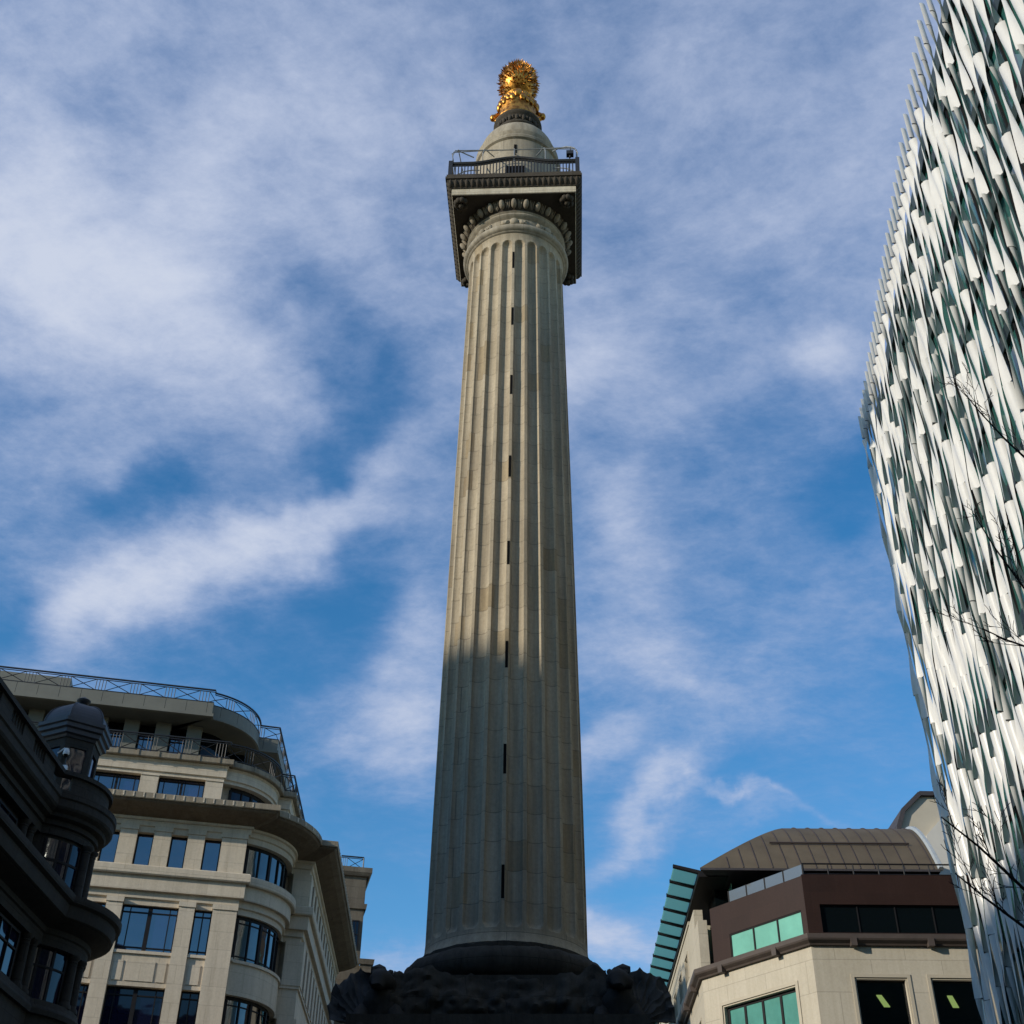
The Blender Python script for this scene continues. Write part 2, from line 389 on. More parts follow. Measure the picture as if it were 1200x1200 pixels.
M_GLASS_N = glass('near_black_glass', (0.003, 0.005, 0.006), 1.4, 0.05)
M_CREAM = stone('cream_stone', (0.45, 0.41, 0.33), uv=(0.97, -0.85), block=(3.4, 1.55), joint=0.25, var=0.03, stain=0.2, stain_col=(0.2, 0.17, 0.12), bump=0.008, joint_w=0.02, grain=0.5)
M_CREAMTRIM = plain('cream_trim', (0.40, 0.355, 0.27), 0.7, 0, 0.06, 1)
M_GUTTER = plain('brown_stone_ledge', (0.06, 0.045, 0.037), 0.7, 0, 0.25, 1.2, bump=0.02)
M_BROWN = stone('red_brown_granite', (0.027, 0.0125, 0.0085), uv=(0.97, -0.85), block=(2.6, 0.98), joint=-0.25, var=0.12, stain=0.25, stain_col=(0.03, 0.016, 0.012), bump=0.004, joint_w=0.012, rough=0.55)
M_ROOF = plain('bronze_standing_seam_roof', (0.10, 0.079, 0.052), 0.7, 0.0, 0.25, 0.35, 0.2)
M_SEAM = plain('roof_seam', (0.045, 0.03, 0.022), 0.6, 0.1, 0.2, 1)
M_RENDER = plain('pale_render', (0.42, 0.38, 0.30), 0.85, 0, 0.06, 1.2)
M_RENDER2 = plain('white_render', (0.50, 0.48, 0.43), 0.85, 0, 0.05, 1.2)
M_SLATE = plain('dark_slate_coping', (0.04, 0.035, 0.038), 0.7, 0, 0.25, 2)
M_FIN = plain('white_fin_coating', (0.60, 0.585, 0.545), 0.32, 0.0, 0.10, 0.5, 0.5)
M_FINJ = plain('fin_joint_gasket', (0.02, 0.02, 0.02), 0.7, 0, 0.1, 2)
M_TEAL = glass('teal_curtain_glass', (0.03, 0.125, 0.11), 1.9, 0.08, 0.1)
M_SLAB = plain('dark_spandrel', (0.02, 0.032, 0.03), 0.4, 0.0, 0.2, 1)
M_CANOPY = plain('frosted_teal_glass', (0.28, 0.42, 0.40), 0.25, 0.0, 0.12, 1.0)
_n = M_CANOPY.node_tree; _t = _n.nodes.new('ShaderNodeBsdfTranslucent'); _t.inputs[0].default_value = (0.55, 0.88, 0.80, 1)
_m = _n.nodes.new('ShaderNodeMixShader'); _m.inputs[0].default_value = 0.7
_n.links.new(_n.nodes['Principled BSDF'].outputs[0], _m.inputs[1]); _n.links.new(_t.outputs[0], _m.inputs[2]); _n.links.new(_m.outputs[0], _n.nodes['Material Output'].inputs[0])
M_RAILG = glass('smoked_rail_glass', (0.16, 0.18, 0.19), 1.6, 0.1, 0.3)
M_BARK = plain('dark_bark', (0.022, 0.019, 0.017), 0.9, 0, 0.35, 9, 0.2, 0.01)
M_WHITE = plain('white_plastic', (0.6, 0.62, 0.65), 0.4, 0, 0.05, 4)
M_GROUND = plain('city_ground', (0.075, 0.07, 0.065), 0.9, 0, 0.2, 0.2)
M_PAVE = stone('york_stone_paving', (0.17, 0.15, 0.125), uv=(1, 0), block=(0.9, 0.6), joint=0.4)
M_ROAD = plain('asphalt', (0.05, 0.05, 0.052), 0.9, 0, 0.25, 3, 0.3, 0.01)
M_BLOCK = stone('unseen_block_stone', (0.22, 0.19, 0.15), uv=(1, 1), block=(2, 1))
M_GOLD, _nt, _N, _L, _b = new_mat('gilded_bronze')
_b.inputs['Base Color'].default_value = (0.80, 0.40, 0.075, 1); _b.inputs['Metallic'].default_value = 1.0; _b.inputs['Roughness'].default_value = 0.4
_tc = _N.new('ShaderNodeTexCoord'); _no = _N.new('ShaderNodeTexNoise'); _L.new(_tc.outputs['Object'], _no.inputs['Vector'])
_no.inputs['Scale'].default_value = 5.0; _no.inputs['Detail'].default_value = 5
_cr = _N.new('ShaderNodeValToRGB'); _L.new(_no.outputs['Fac'], _cr.inputs[0])
_cr.color_ramp.elements[0].position = 0.35; _cr.color_ramp.elements[0].color = (0.20, 0.07, 0.012, 1)  # dark end puts crease shade and dark reflections into the gold colour
_cr.color_ramp.elements[1].position = 0.6; _cr.color_ramp.elements[1].color = (0.58, 0.29, 0.06, 1)
_L.new(_cr.outputs[0], _b.inputs['Base Color'])
_bp = _N.new('ShaderNodeBump'); _bp.inputs['Strength'].default_value = 0.5; _bp.inputs['Distance'].default_value = 0.05
_L.new(_no.outputs['Fac'], _bp.inputs['Height']); _L.new(_bp.outputs[0], _b.inputs['Normal'])

# ------------------------------------------------------------------ ground
g = MB(); g.add([(-900, -900, 0), (900, -900, 0), (900, 900, 0), (-900, 900, 0)], [(0, 1, 2, 3)])
tag(g.build('ground', M_GROUND), kind='structure')
g = MB(); g.prism([(-15.5, -60), (13.0, -60), (13.0, 20), (20, 57), (-11.5, 57)], 0.004, 0.13)
tag(g.build('pavement', M_PAVE), kind='structure')
g = MB(); g.add([(-4.5, -60, 0.134), (1.8, -60, 0.134), (1.8, 26, 0.134), (-4.5, 26, 0.134)], [(0, 1, 2, 3)])
tag(g.build('road', M_ROAD), kind='structure')

# ------------------------------------------------------------------ the column
YAW = rad(-3.0)
MON = Vector((0.014, 38.0, 0.0))
MF = Matrix.Translation(MON) @ Matrix.Rotation(YAW, 4, 'Z')     # local axes: -y towards the viewer
mon = thing('memorial_column', 'giant fluted stone column with square balcony and gilded flaming urn on top', 'column', MON)

# pedestal with its cornice
pb = MB(MF)
def sq(h): return [(h, -h), (-h, -h), (-h, h), (h, h)]            # clockwise, so outward is left
pb.band(sq(3.0), [(0.75, 0.0), (0.75, 1.1), (0.55, 1.3), (0.2, 1.6), (0.2, 8.6), (0.35, 8.75), (0.35, 9.0), (0.55, 9.25), (0.85, 9.45), (0.85, 9.75), (1.0, 9.95), (1.0, 10.25), (0.3, 10.4), (0.12, 10.45), (0.12, 11.5), (-0.2, 11.5)], closed=True, close_prof=False)
pb.box(-3.0, 3.0, -3.0, 3.0, 10.4, 11.45)
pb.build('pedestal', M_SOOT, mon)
tb = MB(MF)
prof = [(2.5, 11.5)]
for i in range(13):
    a = -PI / 2 + PI * i / 12
    prof.append((2.72 + 0.40 * math.cos(a), 11.98 + 0.44 * math.sin(a)))
prof += [(2.66, 12.44), (2.66, 12.56), (2.5, 12.62)]
tb.lathe(prof, 160)
tb.v = [v + (v - MON).normalized() * 0.05 * (noise.fractal(v * 2.2, 1.0, 2.0, 4)) for v in tb.v]
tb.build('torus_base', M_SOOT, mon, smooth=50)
# carved festoons climbing over the pedestal cornice
def carved_slab(name, x0, x1, z0, z1, ydir, mat, seed, crest, thick=0.5, amp=0.28, off=3.5, rotz=0.0):
    mb = MB(MF @ Matrix.Rotation(rotz, 4, 'Z'))
    nx, nz_ = int((x1 - x0) / 0.07), int((z1 - z0) / 0.07)
    vs = []; fs = []
    for j in range(nz_ + 1):
        for i in range(nx + 1):
            x = x0 + (x1 - x0) * i / nx; t = j / nz_
            z = z0 + (crest(x) - z0) * t
            q = Vector((x * 1.1 + seed, z * 1.6, seed * 0.7))
            d = noise.fractal(q * 1.2, 0.9, 2.1, 4) * amp + abs(noise.noise(q * 2.6)) * amp * 0.8
            edge = min(1, 4 * t * (1 - t) + 0.15)
            vs.append((x, -(off + d * edge + thick * 0.5 * math.sin(PI * min(1, t)) ), z))
    for j in range(nz_):
        for i in range(nx):
            a = j * (nx + 1) + i; fs.append((a, a + 1, a + nx + 2, a + nx + 1))
    n0 = len(vs)
    for j in (0, nz_):
        for i in range(nx + 1):
            p = vs[j * (nx + 1) + i]; vs.append((p[0], -(off - thick), p[2]))
    for i in range(nx):
        a = nz_ * (nx + 1) + i; b = n0 + (nx + 1) + i; fs.append((a, a + 1, b + 1, b))
        a = i; b = n0 + i; fs.append((a + 1, a, b, b + 1))
    mb.add(vs, fs)
    return mb.build(name, mat, mon, smooth=60)
def crest1(x): return 11.36 + 0.26 * (x / 2.9) ** 2 + 0.22 * noise.noise(Vector((x * 2.3, 4.4, 0))) + 0.1 * noise.noise(Vector((x * 6.3, 1.4, 0)))
for k in range(4): carved_slab('carved_festoon', -2.9, 2.9, 9.3, 11.0, -1, M_SOOT, 3.3 + k * 5, crest1, off=3.32, rotz=k * PI / 2)

def dragon(cx, cy, face, flip):
    """crouching dragon at a pedestal corner, wings raised"""
    F = MF @ Matrix.Translation((cx, cy, 0)) @ Matrix.Rotation(face, 4, 'Z')
    mb = MB(F)
    def lumpy(pts, rs, n=14, amp=0.12):
        m2 = MB(); P = []; 
        pts = [Vector(p) for p in pts]
        # smooth the spine
        sp_, sr = [], []
        for i in range(len(pts) - 1):
            for k in range(5):
                t = k / 5
                p0 = pts[max(i - 1, 0)]; p1 = pts[i]; p2 = pts[i + 1]; p3 = pts[min(i + 2, len(pts) - 1)]
                sp_.append(0.5 * ((2 * p1) + (p2 - p0) * t + (2 * p0 - 5 * p1 + 4 * p2 - p3) * t * t + (3 * p1 - p0 - 3 * p2 + p3) * t ** 3))
                sr.append(rs[i] * (1 - t) + rs[i + 1] * t)
        sp_.append(pts[-1]); sr.append(rs[-1])
        m2.tube(sp_, sr, n)
        for v in m2.v:
            v += Vector((noise.noise(v * 3.1), noise.noise(v * 3.1 + Vector((9, 0, 0))), noise.noise(v * 3.1 + Vector((0, 9, 0))))) * amp
        mb.add(m2.v, m2.f)
    # haunch, chest, arched neck and snout; -y looks outwards
    lumpy([(0, 0.9, 9.9), (0, 0.5, 10.3), (0, 0.0, 10.5), (0, -0.2, 10.75), (0, -0.25, 11.05), (0, -0.4, 11.2), (0, -0.7, 11.1), (0, -0.95, 10.9)],
          [0.35, 0.55, 0.6, 0.48, 0.33, 0.34, 0.26, 0.12])
    lumpy([(0.35, -0.1, 10.5), (0.5, -0.45, 10.2), (0.45, -0.75, 9.8), (0.42, -0.95, 9.6)], [0.28, 0.24, 0.16, 0.18], 10, 0.08)
    lumpy([(-0.35, -0.1, 10.5), (-0.5, -0.45, 10.2), (-0.45, -0.75, 9.8), (-0.42, -0.95, 9.6)], [0.28, 0.24, 0.16, 0.18], 10, 0.08)
    for s in (-1, 1):
        lumpy([(s * 0.16, -0.4, 11.35), (s * 0.22, -0.25, 11.48), (s * 0.26, -0.1, 11.54)], [0.1, 0.08, 0.02], 8, 0.02)
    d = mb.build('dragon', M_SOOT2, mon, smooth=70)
    for s in (-1, 1):
        wb = MB(F); ws = 1.0 if s == flip else 0.62
        root = Vector((s * 0.40, 0.05, 10.15)); n = 9; rings = 9
        tips = []
        for i in range(n * 3 + 1):
            t = i / (n * 3)
            a = rad(112 - 100 * t)
            L_ = ws * (1.12 + 0.3 * math.sin(PI * t) + 0.06 * abs(math.cos(t * n * PI)))
            tips.append(root + Vector((s * math.cos(a) * L_ * 0.95, 0.35 * t + 0.1, math.sin(a) * L_ * 1.05)))
        vs = []; fs = []
        m = len(tips)
        for side in (0, 1):
            for i, tp in enumerate(tips):
                for j in range(rings + 1):
                    r = j / rings
                    p = root.lerp(tp, 0.08 + 0.92 * r)
                    rib = 0.07 * abs(math.cos(i / 3 * PI)) * (0.4 + r) + 0.05 * math.sin(r * 11 + i * 0.4) * r
                    p = p + Vector((0, (-0.10 - rib) if side == 0 else 0.12, 0))
                    p = p + Vector((noise.noise(p * 4), noise.noise(p * 4 + Vector((5, 0, 0))), noise.noise(p * 4 + Vector((0, 5, 0))))) * 0.10 * (0.3 + r)
                    vs.append(p)
        k = rings + 1
        for side in (0, 1):
            o = side * m * k
            for i in range(m - 1):
                for j in range(rings):
                    q = (o + i * k + j, o + i * k + j + 1, o + (i + 1) * k + j + 1, o + (i + 1) * k + j)
                    fs.append(q if side else q[::-1])
        o = m * k
        for i in range(m - 1):
            a = i * k + rings; b = (i + 1) * k + rings; fs.append((a, b, b + o, a + o))
        for j in range(rings):
            fs.append((j, j + 1, j + 1 + o, j + o)); e = (m - 1) * k; fs.append((e + j, e + j + 1, e + j + 1 + o, e + j + o))
        wb.add(vs, fs)
        wb.build('wing', M_WING, d, smooth=40)
    return d
for (sx, sy) in ((-1, -1), (1, -1), (-1, 1), (1, 1)):
    dragon(sx * 3.2, sy * 3.2, 0.0 if sy < 0 else PI, -sx * sy)
cp = MB(MF)
for sx in (-1, 1):
    cp.add([(sx * 3.38 - 0.2, -3.1, 11.55), (sx * 3.38 + 0.2, -3.1, 11.55), (sx * 3.38 + 0.2, -2.7, 11.55), (sx * 3.38 - 0.2, -2.7, 11.55), (sx * 3.38 - 0.2, -3.1, 11.72), (sx * 3.38 + 0.2, -3.1, 11.72), (sx * 3.38 + 0.2, -2.7, 11.72), (sx * 3.38 - 0.2, -2.7, 11.72), (sx * 3.38, -2.9, 11.86)],
           [(0, 1, 5, 4), (1, 2, 6, 5), (2, 3, 7, 6), (3, 0, 4, 7), (4, 5, 8), (5, 6, 8), (6, 7, 8), (7, 4, 8), (0, 3, 2, 1)])
    cp.box(sx * 3.38 - 0.14, sx * 3.38 + 0.14, -3.04, -2.76, 10.3, 11.55)
cp.build('corner_block', M_GREY, mon)

# fluted shaft
def shaft_r(z):
    t = max(0.0, min(1.0, (z - 13.0) / 29.6))
    r = 2.46 - 0.40 * t ** 1.3
    if z < 13.0: r += 0.10 * ((13.0 - z) / 0.4) ** 2
    if z > 42.65: r += 0.08 * ((z - 42.65) / 0.4) ** 2
    return r
us = [-0.5, -0.405, -0.395, -0.37, -0.33, -0.27, -0.19, -0.1, 0.0, 0.1, 0.19, 0.27, 0.33, 0.37, 0.395, 0.405]
zs = [12.6 + 0.1 * i for i in range(4)] + [12.95 + 0.035 * i for i in range(14)]
z = zs[-1]
while z < 41.9: z += 0.5; zs.append(z)
zs = [q for q in zs if q < 42.0] + [42.02 + 0.035 * i for i in range(20)] + [42.75, 42.85, 42.95, 43.02]
ZB, ZT, HW, FD = 13.02, 42.6, 0.25, 0.195
vs = []; fs = []; nu = 24 * len(us)
for z in zs:
    r0 = shaft_r(z)
    for k in range(24):
        for u in us:
            a = -PI / 2 + (k + 0.5 + u) * 2 * PI / 24
            q = abs(u) / 0.4
            dz = min(z - ZB, ZT - z)
            e = max(0.0, (HW - dz) / HW) if dz < HW else 0.0
            s = q * q + e * e
            dep = FD * math.sqrt(max(0.0, 1 - s)) if s < 1 else 0.0
            vs.append(((r0 - dep) * math.cos(a), (r0 - dep) * math.sin(a), z))
for j in range(len(zs) - 1):
    for i in range(nu):
        i2 = (i + 1) % nu
        fs.append((j * nu + i, j * nu + i2, (j + 1) * nu + i2, (j + 1) * nu + i))
sb = MB(MF); sb.add(vs, fs)
shaft = sb.build('fluted_shaft', M_COL, mon, smooth=32)
for z in (14.35, 18.25, 22.0, 26.1, 30.0, 34.1, 37.9, 41.3):       # slit windows up the stair
    wb = MB(MF); r = shaft_r(z)
    wb.box(-0.045, 0.045, -r - 0.012, -r + 0.1, z - 0.5, z + 0.5)
    wb.build('slit_window', M_HOLE, shaft)

# capital
cb = MB(MF)
cb.lathe([(2.12, 42.98), (2.16, 43.0), (2.2, 43.04)] + [(2.14 + 0.2 * math.cos(a), 43.24 + 0.2 * math.sin(a)) for a in [-PI / 2 + PI * i / 10 for i in range(1, 10)]] +
         [(2.16, 43.46), (2.06, 43.5), (2.03, 43.6), (2.03, 43.98), (2.1, 44.04), (2.16, 44.08), (2.2, 44.14), (2.16, 44.2), (2.16, 44.24), (2.22, 44.3), (2.18, 44.36)], 128)
cb.build('capital', M_CAP, mon, smooth=40)
cb = MB(MF)
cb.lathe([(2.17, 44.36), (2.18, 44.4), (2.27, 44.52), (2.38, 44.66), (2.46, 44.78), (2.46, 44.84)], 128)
cb.build('echinus', M_CARVE, mon, smooth=40)  # dark stone here stands in for shade below the abacus
eb = MB(MF); ng = 28
for k in range(ng):
    a = -PI / 2 + k * 2 * PI / ng
    Rz = Matrix.Rotation(a, 3, 'Z') @ Matrix.Rotation(rad(35), 3, 'Y')
    eb.ell((2.40 * math.cos(a), 2.40 * math.sin(a), 44.58), 0.12, 0.125, 0.225, Rz, 10, 8)
    for s in (-1, 1):
        a2 = a + s * 0.082
        eb.ell((2.36 * math.cos(a2), 2.36 * math.sin(a2), 44.62), 0.045, 0.022, 0.22, Rz, 6, 6)
    a3 = a + PI / ng
    eb.ell((2.33 * math.cos(a3), 2.33 * math.sin(a3), 44.58), 0.04, 0.03, 0.2, Rz, 6, 6)
eb.build('egg_and_dart', M_EGG, mon, smooth=180)
rb = MB(MF)
for k in range(16):
    a = -PI / 2 + k * 2 * PI / 16
    Rz = Matrix.Rotation(a, 3, 'Z')
    if k % 2 == 0:
        rb.ell((2.06 * math.cos(a), 2.06 * math.sin(a), 43.80), 0.10, 0.19, 0.19, Rz, 10, 8)
    for s in (-1, 1):
        a2 = a + s * 0.16
        rb.ell((2.04 * math.cos(a2), 2.04 * math.sin(a2), 43.78), 0.07, 0.13, 0.13, Rz, 8, 6)
        rb.ell((2.05 * math.cos(a2), 2.05 * math.sin(a2), 43.78), 0.09, 0.04, 0.16, Rz @ Matrix.Rotation(s * 0.6, 3, 'X'), 6, 6)
rb.build('rosette_band', M_CAP, mon, smooth=180)
ab = MB(MF)
ab.band(sq(2.72), [(-0.25, 44.86), (-0.02, 44.86), (0.0, 44.88), (0.0, 45.24), (-0.25, 45.24)], closed=True)
abo = ab.build('abacus', M_ABA, mon)
ab = MB(MF); ab.box(-2.69, 2.69, -2.69, 2.69, 44.83, 44.859); ab.build('soffit_shade_sheet', M_CARVE, abo)  # underside shade put into the colour of this sheet
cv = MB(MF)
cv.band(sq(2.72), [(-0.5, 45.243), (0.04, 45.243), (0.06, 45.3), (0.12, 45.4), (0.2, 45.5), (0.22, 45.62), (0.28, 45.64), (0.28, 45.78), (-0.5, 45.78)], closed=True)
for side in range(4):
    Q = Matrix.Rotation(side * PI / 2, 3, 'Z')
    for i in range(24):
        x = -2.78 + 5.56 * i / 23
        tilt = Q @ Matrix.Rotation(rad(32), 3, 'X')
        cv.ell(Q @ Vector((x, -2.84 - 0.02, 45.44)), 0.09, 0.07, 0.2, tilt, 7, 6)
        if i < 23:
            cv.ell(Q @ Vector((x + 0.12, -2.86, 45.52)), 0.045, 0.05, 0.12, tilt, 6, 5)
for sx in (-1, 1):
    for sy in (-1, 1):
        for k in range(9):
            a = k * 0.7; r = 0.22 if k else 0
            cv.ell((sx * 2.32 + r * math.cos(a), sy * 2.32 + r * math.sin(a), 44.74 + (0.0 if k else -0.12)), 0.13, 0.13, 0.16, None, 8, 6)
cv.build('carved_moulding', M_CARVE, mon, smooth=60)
# balcony
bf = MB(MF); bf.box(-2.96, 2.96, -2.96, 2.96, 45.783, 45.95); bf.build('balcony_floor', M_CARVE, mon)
rl = MB(MF)
HB = 2.82
for side in range(4):
    Q = MF @ Matrix.Rotation(side * PI / 2, 4, 'Z'); rl.M = Q
    def topz(x): return 46.86 + 0.30 * max(0.0, math.cos(x / 1.9 * PI / 2)) ** 2 if abs(x) < 1.9 else 46.86
    xs = [-HB + 2 * HB * i / 40 for i in range(41)]
    rl.tube([(x, -HB, topz(x)) for x in xs], 0.085, 6)
    rl.tube([(x, -HB, topz(x) - 0.14) for x in xs], 0.045, 5)
    rl.box(-HB, HB, -HB - 0.04, -HB + 0.04, 45.95, 46.05)
    for i in range(40):
        x = xs[i] + HB / 40
        rl.tube([(x, -HB, 46.0), (x, -HB, topz(x))], 0.026, 5)
    for x in (-HB,):
        rl.box(x - 0.09, x + 0.09, -HB - 0.09, -HB + 0.09, 45.95, 46.98)
rl.build('railing', M_IRON, mon)
cg = MB(MF)
for side in range(4):
    cg.M = MF @ Matrix.Rotation(side * PI / 2, 4, 'Z')
    for x in (-2.75, -1.4, 0.0, 1.4):
        cg.tube([(x, -HB, 46.9), (x, -HB - 0.02, 47.5), (x * 0.97, -HB + 0.12, 47.95), (x * 0.9, -HB + 0.45, 48.3), (x * 0.8, -2.0, 48.55), (x * 0.7, -1.72, 48.7)], 0.03, 5)
    cg.tube([(-2.75, -HB + 0.02, 47.7), (-1.4, -HB + 0.05, 47.8), (0, -HB + 0.05, 47.8), (1.4, -HB + 0.05, 47.8), (2.75, -HB + 0.02, 47.7)], 0.025, 5)
    cg.tube([(-2.6, -2.55, 48.15), (-1.3, -2.45, 48.25), (0, -2.4, 48.28), (1.3, -2.45, 48.25), (2.6, -2.55, 48.15)], 0.025, 5)
cg.build('safety_cage', M_WIRE, mon)
fl = MB(MF)
fl.tube([(2.5, -2.9, 46.98), (2.5, -2.9, 47.12)], 0.05, 6); fl.box(2.34, 2.66, -3.02, -2.78, 47.12, 47.34)
fl.build('floodlight', M_IRON, mon)
# drum, dome and the carved ring below the urn
db = MB(MF)
db.lathe([(1.98, 45.95), (1.98, 46.4), (1.9, 46.45), (1.9, 49.7), (1.9, 49.75), (2.0, 49.82), (2.03, 49.95), (1.98, 50.05), (1.93, 50.1), (1.96, 50.2), (1.99, 50.35), (1.93, 50.42), (1.85, 50.45)], 96)
drum = db.build('drum', M_CAP, mon, smooth=35)
dd = MB(MF); dd.box(-0.45, 0.45, -1.93, -1.7, 45.96, 47.75); dd.build('doorway', M_HOLE, drum)
dd = MB(MF); dd.box(-0.06, 0.06, -1.925, -1.7, 48.7, 49.3); dd.build('slit_window', M_HOLE, drum)
db = MB(MF)
db.lathe([(1.85, 50.43)] + [(1.08 + 0.77 * math.cos(a), 50.5 + 1.25 * math.sin(a)) for a in [PI / 2 * i / 9 for i in range(10)]] + [(1.0, 51.9), (0.98, 52.15)], 96)
db.build('dome', M_CAP, mon, smooth=40)
db = MB(MF)
db.lathe([(0.98, 52.1), (1.12, 52.16), (1.14, 52.3), (1.05, 52.38), (1.04, 52.75), (1.12, 52.85), (1.19, 52.95), (1.19, 53.04), (0.9, 53.06)], 72)
for k in range(20):
    a = k * 2 * PI / 20; Rz = Matrix.Rotation(a, 3, 'Z')
    db.ell((1.08 * math.cos(a), 1.08 * math.sin(a), 52.55), 0.09, 0.1, 0.2, Rz, 8, 6)
    a += PI / 20
    db.ell((1.07 * math.cos(a), 1.07 * math.sin(a), 52.62), 0.07, 0.06, 0.14, Matrix.Rotation(a, 3, 'Z'), 6, 6)
db.build('carved_ring', M_CARVE, mon, smooth=60)
# gilded urn
ub = MB(MF)
ub.lathe([(1.0, 53.05), (1.16, 53.08), (1.17, 53.16), (1.05, 53.2), (0.98, 53.3), (0.94, 53.55), (0.93, 53.9), (0.97, 54.2), (1.0, 54.45), (0.92, 54.7), (0.72, 54.95), (0.62, 55.1), (0.6, 55.25), (0.7, 55.4)], 72)
for k in range(24):                                               # hanging drapery and shells round the shoulder
    a = k * 2 * PI / 24 + 0.05 * random.random(); Rz = Matrix.Rotation(a, 3, 'Z')
    dz = 0.14 * math.cos(k * PI / 3)
    q_ = random.uniform(0.7, 1.25)
    ub.ell((0.98 * math.cos(a), 0.98 * math.sin(a), 54.42 + dz + random.uniform(-.12, .12)), 0.11 * q_, 0.16 * q_, 0.26 * q_, Rz @ Matrix.Rotation(random.uniform(-.4, .4), 3, 'X'), 8, 6)
    ub.ell((0.92 * math.cos(a + .1), 0.92 * math.sin(a + .1), 54.68 + dz * 0.5), 0.13, 0.12, 0.14, Rz, 8, 6)
for k in range(40):
    a = random.random() * 2 * PI; z = random.uniform(54.5, 55.35); r = 0.95 - (z - 54.5) * 0.42
    ub.ell((r * math.cos(a), r * math.sin(a), z), 0.1, 0.1, 0.13, Matrix.Rotation(a, 3, 'Z'), 7, 5)
urn = ub.build('gilded_urn', M_GOLD, mon, smooth=70)
for s in (-1, 1):
    hb = MB(MF)
    hb.tube([(s * (0.93 + 0.30 * math.sin(t)), -0.1, 53.45 + 0.75 * t / PI + 0.05 * math.sin(2 * t)) for t in [PI * i / 12 for i in range(13)]], [0.08 + 0.05 * math.sin(PI * i / 12) for i in range(13)], 8)
    hb.ell((s * 1.25, -0.14, 53.78), 0.14, 0.16, 0.22, None, 10, 8)
    hb.build('handle', M_GOLD, urn, smooth=80)
bb = MB(MF)
bb.lathe([(0.62, 55.1), (0.74, 55.3)] + [(0.93 * math.cos(a), 56.75 + 1.25 * math.sin(a)) for a in [rad(-70 + 160 * i / 18) for i in range(19)]], 40)
for k in range(900):
    u = 1 - 2 * (k + 0.5) / 900; th = k * 2.399963
    n = Vector((math.sqrt(1 - u * u) * math.cos(th), math.sqrt(1 - u * u) * math.sin(th), u))
    if n.z < -0.75: continue
    n = (n + Vector((random.uniform(-.2, .2), random.uniform(-.2, .2), random.uniform(-.05, .35)))).normalized()
    p = Vector((n.x * 0.89, n.y * 0.89, 56.75 + n.z * 1.2)); L_ = random.uniform(0.10, 0.26)
    w = random.uniform(0.03, 0.055)
    side = n.cross(Vector((random.random(), random.random(), random.random()))).normalized() * 0.06
    bb.tube([p, p + n * L_ * 0.5 + side, p + n * L_ + side * 0.4], [w, w * 0.7, 0.006], 5)
bb.build('flaming_ball', M_GOLD, urn, smooth=70)

# ------------------------------------------------------------------ helpers for facades
def arc(c, r, a0, a1, n):
    return [(c[0] + r * math.cos(rad(a0 + (a1 - a0) * i / n)), c[1] + r * math.sin(rad(a0 + (a1 - a0) * i / n))) for i in range(n + 1)]

def window(F, s0, s1, d, z0, z1, mull, trans, gl, parent, fr=M_FRAME, w=0.05, depth=0.07, edge=0.06, name='window'):
    """frame with bars as the part, its panes as the sub-part"""
    f = MB(F)
    f.box(s0, s0 + edge, d, d + depth, z0, z1); f.box(s1 - edge, s1, d, d + depth, z0, z1)
    f.box(s0 + edge, s1 - edge, d, d + depth, z0, z0 + edge); f.box(s0 + edge, s1 - edge, d, d + depth, z1 - edge, z1)
    for m, ww in mull:
        f.box(s0 + (s1 - s0) * m - ww / 2, s0 + (s1 - s0) * m + ww / 2, d + 0.004, d + depth + 0.012, z0 + edge, z1 - edge)
    for t in trans:
        f.box(s0 + edge, s1 - edge, d + 0.002, d + depth - 0.004, z0 + (z1 - z0) * t - w / 2, z0 + (z1 - z0) * t + w / 2)
    o = f.build(name, fr, parent)
    p = MB(F); p.box(s0 + edge * 0.5, s1 - edge * 0.5, d + 0.01, d + 0.025, z0 + edge * 0.5, z1 - edge * 0.5)
    p.build('pane', gl, o)
    return o

def xrail(F, path, z0, z1, bay, rt=0.035, posts=True):
    """iron railing: top and bottom rail, crossed bays between clusters of uprights"""
    mb = MB(F)
    P = [Vector(p) for p in path]
    seg = [(P[i + 1] - P[i]).length for i in range(len(P) - 1)]; tot = sum(seg)
    def at(s):
        s = max(0, min(tot, s))
        for i, l in enumerate(seg):
            if s <= l or i == len(seg) - 1: return P[i].lerp(P[i + 1], s / l)
            s -= l
    for z, r in ((z1, rt), (z1 - 0.10, rt * 0.5), (z0 + 0.05, rt * 0.7)):
        mb.tube([(p.x, p.y, z) for p in P], r, 5)
    n = max(1, round(tot / bay)); b = tot / n
    for i in range(n):
        s = i * b
        for k in (0.0, 0.09, 0.18, 0.27):
            q = at(s + b * k); mb.tube([(q.x, q.y, z0), (q.x, q.y, z1 - 0.08)], 0.017, 4)
        a, c = at(s + b * 0.27), at(s + b)
        zm0, zm1 = z0 + 0.05, z1 - 0.1
        for (u, w_) in ((zm0, zm1), (zm1, zm0)):
            m_ = at(s + b * 0.635); mb.tube([(a.x, a.y, u), (m_.x, m_.y, (u + w_) / 2), (c.x, c.y, w_)], 0.02, 4)
    q = at(tot); mb.tube([(q.x, q.y, z0), (q.x, q.y, z1)], 0.04, 5)
    return mb

# ------------------------------------------------------------------ beige office block with the rounded corner (left)
KB = 60 / 52.0
BP = Vector((-11.186 * KB, 60.0, 1.6 * (1 - KB)))
ex = Vector((math.sin(rad(78)), math.cos(rad(78)), 0))
FB = Matrix.Translation(BP) @ Matrix((( ex.x, ex.y, 0), (ex.y, -ex.x, 0), (0, 0, 1))).to_4x4() @ Matrix.Scale(KB, 4)
